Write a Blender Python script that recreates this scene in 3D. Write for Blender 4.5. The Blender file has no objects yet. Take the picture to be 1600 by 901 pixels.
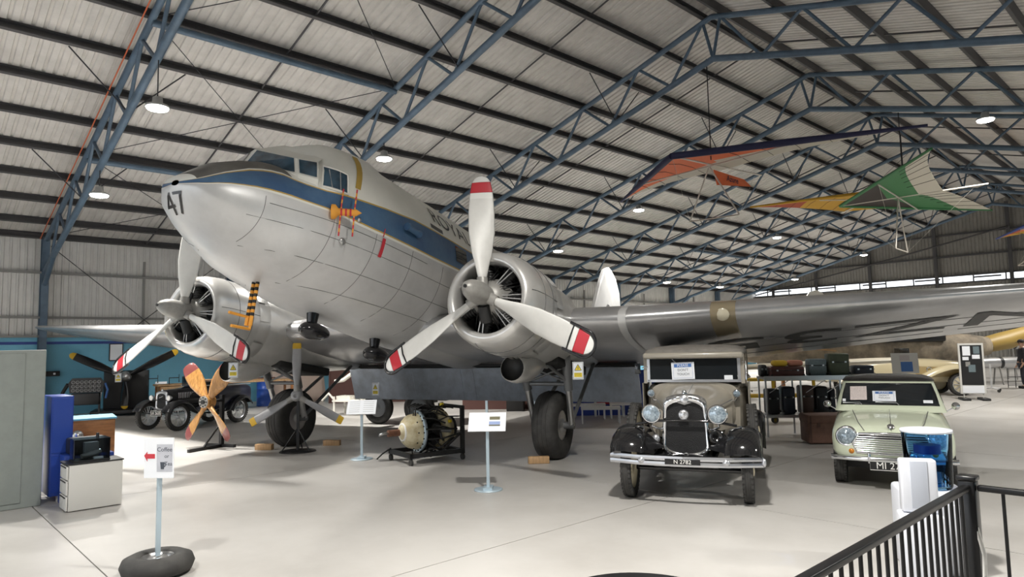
import bpy, bmesh, math, random
from math import sin, cos, pi, radians, sqrt
from mathutils import Vector, Matrix

# ---------------------------------------------------------------- camera, world, exposure
scene = bpy.context.scene
COL = scene.collection
CAM_H = 1.885
cam_data = bpy.data.cameras.new('camera')
cam = bpy.data.objects.new('camera', cam_data)
COL.objects.link(cam)
scene.camera = cam
cam_data.sensor_width = 36.0
cam_data.lens = 1060.0 / 1600.0 * 36.0
cam_data.clip_start = 0.05
cam_data.clip_end = 300
_yaw, _pit, _rol = radians(46.844), radians(4.911), radians(-1.176)
_F = Vector((-sin(_yaw) * cos(_pit), cos(_yaw) * cos(_pit), sin(_pit)))
_R = Vector((cos(_yaw), sin(_yaw), 0))
_U = _R.cross(_F)
_R2 = cos(_rol) * _R + sin(_rol) * _U
_U2 = -sin(_rol) * _R + cos(_rol) * _U
cam.matrix_world = Matrix(((_R2.x, _U2.x, -_F.x, 0), (_R2.y, _U2.y, -_F.y, 0), (_R2.z, _U2.z, -_F.z, CAM_H), (0, 0, 0, 1)))

world = bpy.data.worlds.new('overcast_sky')
scene.world = world
world.use_nodes = True
_bg = world.node_tree.nodes['Background']
_bg.inputs[0].default_value = (0.90, 0.95, 1.0, 1)
_bg.inputs[1].default_value = 1.6

scene.view_settings.view_transform = 'Standard'
scene.view_settings.look = 'None'
scene.view_settings.gamma = 1
scene.view_settings.use_curve_mapping = False
scene.view_settings.exposure = 0.42
LAMP_POWER = 365.0

# ---------------------------------------------------------------- materials
MATS = {}
def mat(name, col, rough=0.5, metal=0.0, noise=None, bump=None, col2=None, emit=None, coat=0.0, spec=None, stretch=None):
    """procedural principled material; noise=(scale, amount 0..1) mixes towards col2 (or a darker tone); bump=(scale, strength)"""
    if name in MATS:
        return MATS[name]
    m = bpy.data.materials.new(name)
    m.use_nodes = True
    nt = m.node_tree
    b = nt.nodes['Principled BSDF']
    c = (col[0], col[1], col[2], 1)
    b.inputs['Base Color'].default_value = c
    b.inputs['Roughness'].default_value = rough
    b.inputs['Metallic'].default_value = metal
    if coat:
        b.inputs['Coat Weight'].default_value = coat
        b.inputs['Coat Roughness'].default_value = 0.05
    if spec is not None:
        b.inputs['Specular IOR Level'].default_value = spec
    if noise or bump:
        tc = nt.nodes.new('ShaderNodeTexCoord')
        mp = nt.nodes.new('ShaderNodeMapping')
        nt.links.new(tc.outputs['Object'], mp.inputs[0])
        if stretch:
            mp.inputs['Scale'].default_value = stretch
    if noise:
        n = nt.nodes.new('ShaderNodeTexNoise')
        n.inputs['Scale'].default_value = noise[0]
        n.inputs['Detail'].default_value = 6
        n.inputs['Roughness'].default_value = 0.62
        nt.links.new(mp.outputs[0], n.inputs['Vector'])
        r = nt.nodes.new('ShaderNodeValToRGB')
        c2 = col2 if col2 else tuple(x * (1 - noise[1]) for x in col)
        r.color_ramp.elements[0].position = 0.34
        r.color_ramp.elements[0].color = (c2[0], c2[1], c2[2], 1)
        r.color_ramp.elements[1].position = 0.62
        r.color_ramp.elements[1].color = c
        nt.links.new(n.outputs['Fac'], r.inputs[0])
        nt.links.new(r.outputs[0], b.inputs['Base Color'])
    if bump:
        n2 = nt.nodes.new('ShaderNodeTexNoise')
        n2.inputs['Scale'].default_value = bump[0]
        n2.inputs['Detail'].default_value = 3
        nt.links.new(mp.outputs[0], n2.inputs['Vector'])
        bp = nt.nodes.new('ShaderNodeBump')
        bp.inputs['Strength'].default_value = bump[1]
        bp.inputs['Distance'].default_value = 0.02
        nt.links.new(n2.outputs['Fac'], bp.inputs['Height'])
        nt.links.new(bp.outputs[0], b.inputs['Normal'])
    if emit:
        b.inputs['Emission Color'].default_value = c
        b.inputs['Emission Strength'].default_value = emit
    MATS[name] = m
    return m

def glass_mat(name, tint, clear=0.5):
    if name in MATS:
        return MATS[name]
    m = bpy.data.materials.new(name)
    m.use_nodes = True
    nt = m.node_tree
    nt.nodes.remove(nt.nodes['Principled BSDF'])
    out = nt.nodes['Material Output']
    t = nt.nodes.new('ShaderNodeBsdfTransparent')
    t.inputs[0].default_value = (tint[0], tint[1], tint[2], 1)
    g = nt.nodes.new('ShaderNodeBsdfGlossy')
    g.inputs['Roughness'].default_value = 0.03
    g.inputs[0].default_value = (0.9, 0.95, 1, 1)
    fr = nt.nodes.new('ShaderNodeLayerWeight')
    fr.inputs[0].default_value = 0.12
    mx = nt.nodes.new('ShaderNodeMixShader')
    nt.links.new(fr.outputs[0], mx.inputs[0])
    nt.links.new(t.outputs[0], mx.inputs[1])
    nt.links.new(g.outputs[0], mx.inputs[2])
    nt.links.new(mx.outputs[0], out.inputs[0])
    MATS[name] = m
    return m

# ---------------------------------------------------------------- mesh builder
def basis_from(axis):
    a = Vector(axis).normalized()
    h = Vector((0, 0, 1)) if abs(a.z) < 0.9 else Vector((1, 0, 0))
    u = h.cross(a).normalized()
    w = a.cross(u)
    return u, w, a

class MB:
    def __init__(s):
        s.v, s.f, s.m, s.s = [], [], [], []
    def add(s, vs, fs, m=0, smooth=False):
        o = len(s.v)
        s.v += [Vector(p) for p in vs]
        for f in fs:
            s.f.append([i + o for i in f]); s.m.append(m); s.s.append(smooth)
        return s
    def quad(s, a, b, c, d, m=0):
        return s.add([a, b, c, d], [(0, 1, 2, 3)], m)
    def box(s, c, d, m=0, M=None):
        x, y, z = d[0] / 2, d[1] / 2, d[2] / 2
        vs = [Vector((sx * x, sy * y, sz * z)) for sx in (-1, 1) for sy in (-1, 1) for sz in (-1, 1)]
        if M is not None:
            vs = [M @ p for p in vs]
        vs = [p + Vector(c) for p in vs]
        return s.add(vs, [(0, 1, 3, 2), (4, 6, 7, 5), (0, 4, 5, 1), (2, 3, 7, 6), (0, 2, 6, 4), (1, 5, 7, 3)], m)
    def rbox(s, c, d, b=0.02, m=0, M=None, seg=2, smooth=True):
        bm = bmesh.new()
        bmesh.ops.create_cube(bm, size=1)
        for v in bm.verts:
            v.co = Vector((v.co.x * d[0], v.co.y * d[1], v.co.z * d[2]))
        bmesh.ops.bevel(bm, geom=bm.edges[:], offset=b, segments=seg, affect='EDGES', profile=0.5)
        bm.verts.index_update()
        vs = [v.co.copy() for v in bm.verts]
        if M is not None:
            vs = [M @ p for p in vs]
        vs = [p + Vector(c) for p in vs]
        fs = [[v.index for v in f.verts] for f in bm.faces]
        bm.free()
        return s.add(vs, fs, m, smooth)
    def cyl(s, p0, p1, r0, r1=None, n=12, m=0, caps=True, smooth=True):
        r1 = r0 if r1 is None else r1
        p0, p1 = Vector(p0), Vector(p1)
        u, w, a = basis_from(p1 - p0)
        vs = []
        for p, r in ((p0, r0), (p1, r1)):
            for i in range(n):
                t = 2 * pi * i / n
                vs.append(p + u * (r * cos(t)) + w * (r * sin(t)))
        s.add(vs, [(i, (i + 1) % n, n + (i + 1) % n, n + i) for i in range(n)], m, smooth)
        if caps:
            s.add(vs[:n], [tuple(range(n))[::-1]], m)
            s.add(vs[n:], [tuple(range(n))], m)
        return s
    def tube(s, pts, r, n=8, m=0, closed=False, caps=True):
        pts = [Vector(p) for p in pts]
        k = len(pts)
        rs = r if isinstance(r, (list, tuple)) else [r] * k
        rings = []
        u = None
        for i in range(k):
            if closed:
                d = pts[(i + 1) % k] - pts[i - 1]
            else:
                d = pts[min(i + 1, k - 1)] - pts[max(i - 1, 0)]
            d.normalize()
            if u is None:
                u, w, _ = basis_from(d)
            else:
                u = (u - d * u.dot(d)).normalized()
            w = d.cross(u)
            rings.append([pts[i] + u * (rs[i] * cos(2 * pi * j / n)) + w * (rs[i] * sin(2 * pi * j / n)) for j in range(n)])
        return s.loft(rings, m, True, closed, caps and not closed)
    def loft(s, rings, m=0, smooth=True, closed=False, caps=True, open_ring=False):
        n = len(rings[0])
        vs = [p for r in rings for p in r]
        fs = []
        k = len(rings)
        for i in range(k if closed else k - 1):
            j = (i + 1) % k
            for a in range(n - 1 if open_ring else n):
                b = (a + 1) % n
                fs.append((i * n + a, i * n + b, j * n + b, j * n + a))
        s.add(vs, fs, m, smooth)
        if caps and not closed and not open_ring:
            s.add(rings[0], [tuple(range(n))[::-1]], m)
            s.add(rings[-1], [tuple(range(n))], m)
        return s
    def lathe(s, prof, o=(0, 0, 0), axis=(0, 0, 1), n=24, m=0, smooth=True, caps=True, a0=0.0, a1=2 * pi):
        """prof: list of (radius, distance along axis)"""
        u, w, a = basis_from(axis)
        o = Vector(o)
        full = abs(a1 - a0 - 2 * pi) < 1e-6
        cnt = n if full else n + 1
        rings = []
        for r, t in prof:
            rings.append([o + a * t + u * (r * cos(a0 + (a1 - a0) * j / n)) + w * (r * sin(a0 + (a1 - a0) * j / n)) for j in range(cnt)])
        return s.loft(rings, m, smooth, False, caps and full, not full)
    def sphere(s, c, r, nu=16, nv=10, m=0):
        rx, ry, rz = (r, r, r) if not isinstance(r, (tuple, list)) else r
        rings = []
        for i in range(nv + 1):
            t = pi * i / nv
            q = max(sin(t), 1e-3)
            rings.append([Vector((c[0] + rx * q * cos(2 * pi * j / nu), c[1] + ry * q * sin(2 * pi * j / nu), c[2] - rz * cos(t))) for j in range(nu)])
        return s.loft(rings, m, True)
    def prism(s, poly, h, M=None, m=0, z0=0.0, smooth=False):
        """poly in local xy, extruded z0..z0+h, then M"""
        n = len(poly)
        vs = [Vector((p[0], p[1], z0)) for p in poly] + [Vector((p[0], p[1], z0 + h)) for p in poly]
        if M is not None:
            vs = [M @ p for p in vs]
        s.add(vs, [(i, (i + 1) % n, n + (i + 1) % n, n + i) for i in range(n)], m, smooth)
        s.add(vs[:n], [tuple(range(n))[::-1]], m)
        s.add(vs[n:], [tuple(range(n))], m)
        return s
    def torus(s, c, axis, R, r, n=32, k=12, m=0):
        u, w, a = basis_from(axis)
        c = Vector(c)
        rings = []
        for i in range(n):
            t = 2 * pi * i / n
            d = u * cos(t) + w * sin(t)
            rings.append([c + d * (R + r * cos(2 * pi * j / k)) + a * (r * sin(2 * pi * j / k)) for j in range(k)])
        return s.loft(rings, m, True, True)
    def text(s, txt, size, M, m=0, ext=0.002, align='CENTER'):
        cu = bpy.data.curves.new('t', 'FONT')
        cu.body = txt; cu.size = size; cu.extrude = ext; cu.align_x = align; cu.align_y = 'CENTER'
        cu.resolution_u = 3
        o = bpy.data.objects.new('t', cu)
        COL.objects.link(o)
        dg = bpy.context.evaluated_depsgraph_get()
        me = bpy.data.meshes.new_from_object(o.evaluated_get(dg))
        s.add([M @ v.co for v in me.vertices], [list(p.vertices) for p in me.polygons], m)
        bpy.data.objects.remove(o); bpy.data.curves.remove(cu); bpy.data.meshes.remove(me)
        return s
    def mesh(s, name, mats):
        me = bpy.data.meshes.new(name)
        me.from_pydata([tuple(p) for p in s.v], [], s.f)
        for mm in (mats if isinstance(mats, (list, tuple)) else [mats]):
            me.materials.append(mm)
        me.polygons.foreach_set('material_index', s.m)
        me.polygons.foreach_set('use_smooth', s.s)
        me.update()
        return me
    def build(s, name, mats, parent=None, xf=None, loc=None):
        if xf is not None:
            s.v = [xf @ p for p in s.v]
        o = bpy.data.objects.new(name, s.mesh(name, mats))
        COL.objects.link(o)
        if parent is not None:
            o.parent = parent
        if loc is not None:
            o.location = loc
        return o

def link_mesh(name, me, parent=None, loc=(0, 0, 0), rot=(0, 0, 0)):
    o = bpy.data.objects.new(name, me)
    COL.objects.link(o)
    o.parent = parent
    o.location = loc
    o.rotation_euler = rot
    return o
def empty(name, loc=(0, 0, 0), rz=0.0, label=None, cat=None, group=None):
    o = bpy.data.objects.new(name, None)
    COL.objects.link(o)
    o.location = loc
    o.rotation_euler = (0, 0, rz)
    o.empty_display_size = 0.1
    return tag(o, label, cat, group)
def tag(o, label=None, cat=None, group=None, kind=None):
    if label: o['label'] = label
    if cat: o['category'] = cat
    if group: o['group'] = group
    if kind: o['kind'] = kind
    return o
def copy_tree(o, parent=None):
    c = o.copy()
    COL.objects.link(c)
    c.parent = parent
    for ch in list(o.children):
        copy_tree(ch, c)
    return c
def FR(o, x, y=None, z=None):
    """frame matrix: origin o, local x axis -> x, y axis -> y, z = x cross y"""
    x = Vector(x).normalized(); y = Vector(y).normalized()
    z = x.cross(y)
    return Matrix(((x.x, y.x, z.x, o[0]), (x.y, y.y, z.y, o[1]), (x.z, y.z, z.z, o[2]), (0, 0, 0, 1)))
def lerp(a, b, t):
    return a + (b - a) * t
def interp(tab, x):
    """tab: list of rows (x, v1, v2..) sorted by x; linear interpolation"""
    if x <= tab[0][0]: return tab[0][1:]
    for a, b in zip(tab, tab[1:]):
        if x <= b[0]:
            t = (x - a[0]) / (b[0] - a[0])
            return tuple(lerp(p, q, t) for p, q in zip(a[1:], b[1:]))
    return tab[-1][1:]
rnd = random.Random(7)

# ================================================================ the hangar (ridge runs along Y)
WX, RX, EX = -26.0, -8.75, 8.5           # left wall, ridge, right wall
EZ, RZ = 5.78, 10.62                     # eave and ridge heights of the roof sheet
Y0, Y1 = -9.0, 50.5                      # open front, far gable
F0, FS = 3.82, 5.84                      # first frame and frame spacing
SL = (RZ - EZ) / (RX - WX)
def roof_z(x):
    return EZ + SL * (x - WX) if x <= RX else EZ + SL * (EX - x)

M_floor = mat('polished_concrete', (0.46, 0.445, 0.425), 0.36, 0, noise=(0.45, 0.3), col2=(0.36, 0.345, 0.325), bump=(14, 0.03))
M_joint = mat('joint_dark', (0.06, 0.06, 0.06), 0.8)
M_sheet = mat('roof_sheet_grey', (0.60, 0.575, 0.545), 0.6, 0.0, noise=(1.3, 0.18))
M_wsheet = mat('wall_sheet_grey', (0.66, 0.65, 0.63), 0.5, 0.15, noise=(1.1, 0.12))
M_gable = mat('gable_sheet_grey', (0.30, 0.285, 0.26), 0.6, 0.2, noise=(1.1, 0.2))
M_purlin = mat('purlin_dark', (0.075, 0.072, 0.075), 0.6, 0.2)
M_blue_steel = mat('truss_blue', (0.095, 0.145, 0.205), 0.45, 0.1, noise=(3.0, 0.25))
M_girt = mat('girt_grey', (0.24, 0.235, 0.225), 0.6)
M_dado = mat('dado_blue', (0.15, 0.42, 0.58), 0.45, 0, noise=(0.7, 0.15))
M_stripe = mat('stripe_navy', (0.02, 0.05, 0.25), 0.45)
M_conduit = mat('conduit_orange', (0.55, 0.13, 0.05), 0.5)
M_rod = mat('brace_rod_dark', (0.03, 0.03, 0.035), 0.6)

# floor: slabs with sawn joints between them
floor = MB().box(((WX + EX) / 2, (Y0 + Y1) / 2, -0.16), (EX - WX + 1, Y1 - Y0 + 1, 0.2)).build('floor', M_joint)
tag(floor, kind='structure')
xs = [WX - 0.4, -21.4, -15.95, -10.46, -4.97, 0.5, EX + 0.4]
ys = [Y0 - 0.4, -4.3, 1.53, 7.37, 13.2, 19.05, 24.9, 30.7, 36.6, 42.4, Y1 + 0.4]
for i in range(len(xs) - 1):
    for j in range(len(ys) - 1):
        g = 0.006
        MB().box(((xs[i] + xs[i + 1]) / 2, (ys[j] + ys[j + 1]) / 2, -0.04), (xs[i + 1] - xs[i] - g * 2, ys[j + 1] - ys[j] - g * 2, 0.08)).build('slab', M_floor, floor)

# corrugated sheets: one shared mesh per run, ribs run along local y, width along local x
SW = 0.80
def sheet_mesh(name, length, material, w=SW, ribs=4, h=0.032):
    p = w / ribs
    prof = []
    for i in range(ribs):
        b = i * p
        prof += [(b, 0), (b + p * 0.56, 0), (b + p * 0.66, h), (b + p * 0.9, h), (b + p, 0)][: 5 if i == ribs - 1 else 4]
    n = len(prof)
    vs = [(x, 0, z) for x, z in prof] + [(x, length, z) for x, z in prof]
    vs += [(x, 0, z + 0.004) for x, z in prof] + [(x, length, z + 0.004) for x, z in prof]
    fs = [(i, i + 1, n + i + 1, n + i) for i in range(n - 1)] + [(2 * n + i, 3 * n + i, 3 * n + i + 1, 2 * n + i + 1) for i in range(n - 1)]
    return MB().add(vs, fs).mesh(name, material)

slope_len = sqrt((RX - WX + 0.3) ** 2 + (RZ - EZ) ** 2)
ang = math.atan(SL)
ceiling = MB().box((RX, (Y0 + Y1) / 2, RZ + 0.10), (0.7, Y1 - Y0, 0.02)).build('ceiling', M_sheet)
tag(ceiling, kind='structure')
me = sheet_mesh('roof_sheet', slope_len, M_sheet)
nsh = int((Y1 - Y0) / SW) + 1
for i in range(nsh):
    y = Y0 + i * SW
    # left slope: local y -> up the slope (+X), local x -> along Y (mirrored so z stays up)
    o = link_mesh('roof_sheet', me, ceiling)
    o.matrix_world = FR((WX - 0.3 * cos(ang), y + SW, EZ - 0.3 * SL + 0.003 * (i % 2)), (0, -1, 0), (cos(ang), 0, sin(ang)))
    o = link_mesh('roof_sheet', me, ceiling)
    o.matrix_world = FR((EX + 0.3 * cos(ang), y, EZ - 0.3 * SL + 0.003 * (i % 2)), (0, 1, 0), (-cos(ang), 0, sin(ang)))

# purlins (C sections) along Y under the sheets
PURL = [RX - 0.32] + [RX - 1.75 - 1.43 * k for k in range(11)] + [WX + 0.12]
def purlin(x, side):
    z = roof_z(x if side < 0 else 2 * RX - x) - 0.012
    xx = x if side < 0 else 2 * RX - x
    a = ang if side < 0 else -ang
    Mr = Matrix.Rotation(-a, 3, 'Y')
    b = MB()
    L = Y1 - Y0
    cy = (Y0 + Y1) / 2
    for c, d in (((0, 0, -0.10), (0.012, L, 0.20)), ((0.04, 0, -0.006), (0.08, L, 0.012)), ((0.04, 0, -0.194), (0.08, L, 0.012)), ((0.078, 0, -0.18), (0.008, L, 0.03))):
        v = Mr @ Vector((c[0] * (-side), c[1], c[2]))
        b.box((xx + v.x, cy, z + v.z), d, 0, Mr)
    return b.build('purlin', M_purlin, ceiling)
for x in PURL:
    purlin(x, -1)
    purlin(x, 1)
# purlin bridging at mid bay, thin flat bars that follow the slope
for k in range(-2, 8):
    y = F0 + (k + 0.5) * FS
    if not (Y0 < y < Y1): continue
    for sx in (-1, 1):
        x0, x1 = (WX + 0.2, RX - 0.35) if sx < 0 else (EX - 0.2, RX + 0.35)
        p0 = Vector((x0, y, roof_z(x0) - 0.13)); p1 = Vector((x1, y, roof_z(x1) - 0.13))
        MB().tube([p0, p1], 0.028, 4).build('bridging_bar', M_purlin, ceiling)

# portal frames: column + tubular truss, each one object with its members as parts
TD = 1.0       # truss depth
def frame(y, k):
    cols = (WX + 0.22, EX - 0.22)
    e = empty('roof_truss', (0, y, 0), 0, None, None)
    tag(e, 'blue tubular steel portal truss spanning the hangar roof', 'truss', 'portal trusses of the hangar', 'structure')
    zt = lambda x: roof_z(x) - 0.30
    zb = lambda x: zt(x) - TD - (0.12 * (1 - abs(x - RX) / 17.0))
    for cx in cols:
        s = 1 if cx < RX else -1
        b = MB()
        h = zt(cx) + 0.12
        b.box((cx, 0, h / 2), (0.30, 0.014, h)); b.box((cx - 0.15, 0, h / 2), (0.016, 0.2, h)); b.box((cx + 0.15, 0, h / 2), (0.016, 0.2, h))
        b.build('column', M_blue_steel, e)
        for (fn, r, nm) in ((zt, 0.075, 'top_chord'), (zb, 0.085, 'bottom_chord')):
            xa = cx + s * 0.15
            b = MB().tube([(xa, 0, fn(xa)), (RX, 0, fn(RX))], r, 10)
            b.build(nm, M_blue_steel, e)
        # warren webs
        nodes_t = [RX - s * (0.25 + 2.10 * i) for i in range(9)]
        nodes_t = [x for x in nodes_t if abs(x - RX) < 16.6]
        prev_b = RX
        for i, x in enumerate(nodes_t):
            xb = x - s * 1.05
            MB().cyl((x, 0, zt(x)), (prev_b, 0, zb(prev_b)), 0.042, n=7).build('web_brace', M_blue_steel, e)
            if abs(xb - RX) < 16.7:
                MB().cyl((x, 0, zt(x)), (xb, 0, zb(xb)), 0.042, n=7).build('web_brace', M_blue_steel, e)
            prev_b = xb
        # knee from bottom chord end to column
        xk = cx + s * 0.15
        MB().tube([(xk + s * 1.3, 0, zb(xk + s * 1.3)), (xk, 0, zb(xk) - 0.42)], 0.075, 10).build('knee_brace', M_blue_steel, e)
    # fly braces from purlins down to the bottom chord
    for x in PURL[2:11:3]:
        for sy in (-1, 1):
            MB().cyl((x, sy * 1.15, roof_z(x) - 0.2), (x, 0, zb(x)), 0.016, n=5).build('fly_brace', M_rod, e)
    return e
for k in range(-2, 8):
    frame(F0 + k * FS, k)
# diagonal rod bracing in two bays, blue eaves struts, conduit
for (ya, yb) in ((F0, F0 + FS), (F0 + 5 * FS, F0 + 6 * FS)):
    for (xa, xb) in ((WX + 0.5, -20.3), (-20.3, -14.6), (-14.6, -9.2)):
        for (q0, q1) in (((xa, ya), (xb, yb)), ((xa, yb), (xb, ya))):
            MB().cyl((q0[0], q0[1], roof_z(q0[0]) - 0.27), (q1[0], q1[1], roof_z(q1[0]) - 0.27), 0.011, n=5).build('brace_rod', M_rod, ceiling)
for x in (-20.3, -14.6):
    for k in (0, 5):
        ya, yb = F0 + k * FS, F0 + (k + 1) * FS
        MB().cyl((x, ya, roof_z(x) - 0.38), (x, yb, roof_z(x) - 0.38), 0.075, n=10).build('strut_tube', M_blue_steel, ceiling)
cd = [(x, F0 - 0.16, roof_z(x) - 0.27) for x in (WX + 0.3, -20, -14, RX)]
tag(MB().tube(cd, 0.016, 6).build('conduit', M_conduit), 'thin orange conduit running up the first blue roof truss', 'conduit')

# left wall: blue boarded dado below, corrugated sheets above, girts
wall = MB().box((WX - 0.05, (Y0 + Y1) / 2, 1.26), (0.06, Y1 - Y0, 2.52)).build('wall_left', M_dado)
tag(wall, kind='structure')
MB().box((WX - 0.012, (Y0 + Y1) / 2, 2.31), (0.02, Y1 - Y0, 0.085)).build('stripe', M_stripe, wall)
me = sheet_mesh('wall_sheet', EZ - 2.50 - 0.02, M_wsheet, h=0.03)
for i in range(nsh):
    o = link_mesh('wall_sheet', me, wall)
    o.matrix_world = FR((WX - 0.05 + 0.003 * (i % 2), Y0 + i * SW, 2.50), (0, 1, 0), (0, 0, 1))
for z in (2.52, 3.12, 4.55):
    MB().box((WX + 0.06, (Y0 + Y1) / 2, z), (0.13, Y1 - Y0, 0.07)).build('girt', M_girt, wall)
for k in range(-2, 8):   # mid posts between frames
    MB().box((WX + 0.06, F0 + (k + 0.5) * FS, 3.8), (0.06, 0.07, 2.6)).build('girt_post', M_girt, wall)
for y, sgn in ((F0 + 0.15, 1), (F0 + FS - 0.15, -1)):   # wall cross bracing rods
    MB().cyl((WX + 0.2, y, 5.4), (WX + 0.2, y + sgn * FS * 0.55, 2.7), 0.014, n=5).build('brace_rod', M_rod, wall)

# right wall behind the viewer's right, plain sheets
wr = MB().box((EX + 0.05, (Y0 + Y1) / 2, 1.26), (0.06, Y1 - Y0, 2.52)).build('wall_right', M_dado)
tag(wr, kind='structure')
me = sheet_mesh('wall_sheet', EZ - 2.52, M_wsheet, h=0.03)
for i in range(nsh):
    o = link_mesh('wall_sheet', me, wr)
    o.matrix_world = FR((EX + 0.05, Y0 + (i + 1) * SW, 2.50), (0, -1, 0), (0, 0, 1))

# far gable: sheets in two lifts with an open daylight slot between door head and upper wall
GZ0, GZ1 = 5.42, 5.80
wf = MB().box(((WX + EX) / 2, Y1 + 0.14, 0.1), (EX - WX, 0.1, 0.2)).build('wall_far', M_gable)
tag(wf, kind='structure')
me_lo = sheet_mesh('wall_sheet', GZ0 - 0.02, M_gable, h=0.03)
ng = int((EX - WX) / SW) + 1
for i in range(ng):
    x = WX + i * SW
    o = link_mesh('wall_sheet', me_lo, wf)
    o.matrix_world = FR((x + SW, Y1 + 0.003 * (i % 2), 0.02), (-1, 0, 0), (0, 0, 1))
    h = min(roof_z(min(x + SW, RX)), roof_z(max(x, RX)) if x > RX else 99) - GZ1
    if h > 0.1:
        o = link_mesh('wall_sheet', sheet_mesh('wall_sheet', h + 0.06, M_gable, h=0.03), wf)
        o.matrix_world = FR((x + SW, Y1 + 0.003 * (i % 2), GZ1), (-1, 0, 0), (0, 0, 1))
for x in (-24.2, -20.9, -17.2, -13.15, -9.15, -4.8, -0.6, 4.0):
    h = roof_z(x) - 0.35
    b = MB().box((x, Y1 - 0.28, h / 2), (0.2, 0.012, h)); b.box((x, Y1 - 0.36, h / 2), (0.2, 0.012, h)); b.box((x, Y1 - 0.2, h / 2), (0.012, 0.2, h))
    b.build('wall_column', M_purlin, wf)
for z in (1.6, 3.4, 5.38, 5.84, 7.1, 8.5):
    xw = (z - EZ) / SL if z > EZ else 0
    xa, xb = (WX + max(xw, 0) + 0.2, EX - max(xw, 0) - 0.2)
    MB().box(((xa + xb) / 2, Y1 - 0.09, z), (xb - xa, 0.14, 0.09)).build('girt', M_purlin, wf)
for i in range(20):   # door head guides crossing the slot
    x = WX + 1.2 + i * 1.7
    MB().box((x, Y1 - 0.02, 5.61), (0.07, 0.06, 0.4)).build('slot_post', M_purlin, wf)
for i in range(10):   # upper shutter leaves that half cover the slot in places
    x = WX + 2.3 + i * 3.3
    MB().box((x, Y1 + 0.06, 5.68), (1.5, 0.03, 0.1)).build('slot_board', M_purlin, wf)
MB().tube([(WX + 0.4, Y1 - 0.4, 5.5), (-17.2, Y1 - 0.4, 7.0), (-9.15, Y1 - 0.4, 8.6)], 0.05, 8).build('gable_brace', M_purlin, wf)

# unseen near gable added behind the viewer to limit sky light, door gap open
wn = MB().box(((WX - 19) / 2, Y0, 2.8), (-19 - WX, 0.08, 5.6)).build('wall_near_added', M_gable)
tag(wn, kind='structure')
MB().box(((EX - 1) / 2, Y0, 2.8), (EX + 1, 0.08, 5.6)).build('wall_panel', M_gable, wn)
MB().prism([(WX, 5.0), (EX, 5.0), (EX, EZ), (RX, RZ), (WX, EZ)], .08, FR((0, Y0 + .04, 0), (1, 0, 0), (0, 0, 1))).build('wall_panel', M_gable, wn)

# ------------------------------------------------ high-bay lamps hanging from the trusses
M_lampbody = mat('lamp_body', (0.5, 0.5, 0.5), 0.4, 0.6)
M_lampglow = mat('lamp_glow', (1.0, 0.98, 0.93), 0.5, emit=28.0)
def lamp(x, y, z, label):
    e = empty('high_bay_lamp', (x, y, z), 0, label, 'lamp', 'high bay lamps under the roof')
    MB().lathe([(0.05, 0.22), (0.09, 0.2), (0.1, 0.08), (0.20, 0.05), (0.23, 0.0), (0.21, 0.0)], n=20, caps=True).build('housing', M_lampbody, e)
    MB().lathe([(0.20, 0.012), (0.19, -0.03), (0.10, -0.055), (0.01, -0.06)], n=20).build('diffuser', M_lampglow, e)
    top = roof_z(x) - 0.30 - TD - 0.05 - z
    if top > 0.2:
        MB().cyl((0, 0, 0.2), (0, 0, top), 0.012, n=6).build('hanger', M_rod, e)
    ld = bpy.data.lights.new('lamp_light', 'AREA')
    ld.shape = 'DISK'; ld.size = 0.42; ld.energy = LAMP_POWER; ld.color = (1.0, 0.97, 0.91); ld.spread = radians(134)
    lo = bpy.data.objects.new('lamp_light', ld)
    COL.objects.link(lo); lo.parent = e; lo.location = (0, 0, -0.075)
    return e
KS = 26 / 24.95
for (x, y, z, lab) in (
    (-13.55, 3.67, 6.49, 'glowing high bay lamp on the nearest blue truss, upper one'),
    (-17.98, 3.67, 5.62, 'glowing high bay lamp low on the nearest blue truss, above the far propeller'),
    (-14.56, 9.27, 6.73, 'glowing high bay lamp just above the silver fuselage'),
    (-14.89, 20.5, 6.85, 'glowing high bay lamp below the orange hang glider'),
    (-19.02, 20.5, 5.80, 'glowing high bay lamp just over the near engine nacelle'),
    (-14.95, 31.7, 6.90, 'glowing high bay lamp above the landing light of the wing'),
    (-14.92, 42.8, 6.91, 'glowing high bay lamp nearest the far gable wall, higher one'),
    (-19.16, 42.8, 5.82, 'glowing high bay lamp beside the start of the daylight slot'),
    (-21.26, 37.2, 5.24, 'second lowest high bay lamp, far left along the side wall'),
    (-21.32, 31.7, 5.25, 'lowest high bay lamp, right of the tail fin'),
    (-4.02, 20.5, 7.42, 'glowing high bay lamp on the right roof slope above the green glider')):
    lamp(x * KS, y * KS, CAM_H + (z - CAM_H) * KS, lab)
for (x, y, lab) in ((-2.6, 3.8, 'added unseen high bay lamp on the first truss right of the ridge'), (3.2, 9.6, 'added unseen high bay lamp on the second truss near the right wall'), (-2.6, -2.0, 'added unseen high bay lamp over the entrance right of the ridge'),
                    (-14.6, -2.0, 'added unseen high bay lamp over the entrance left of the ridge'), (3.2, 21.3, 'added unseen high bay lamp on the fourth truss near the right wall'), (-3.4, 32.6, 'added unseen high bay lamp over the silver tanks'), (-3.4, 44, 'added unseen high bay lamp right of the ridge near the gable')):
    lamp(x, y, roof_z(x) - 1.9, lab)  # unseen lamps, added beyond the visible ones for more light

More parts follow.
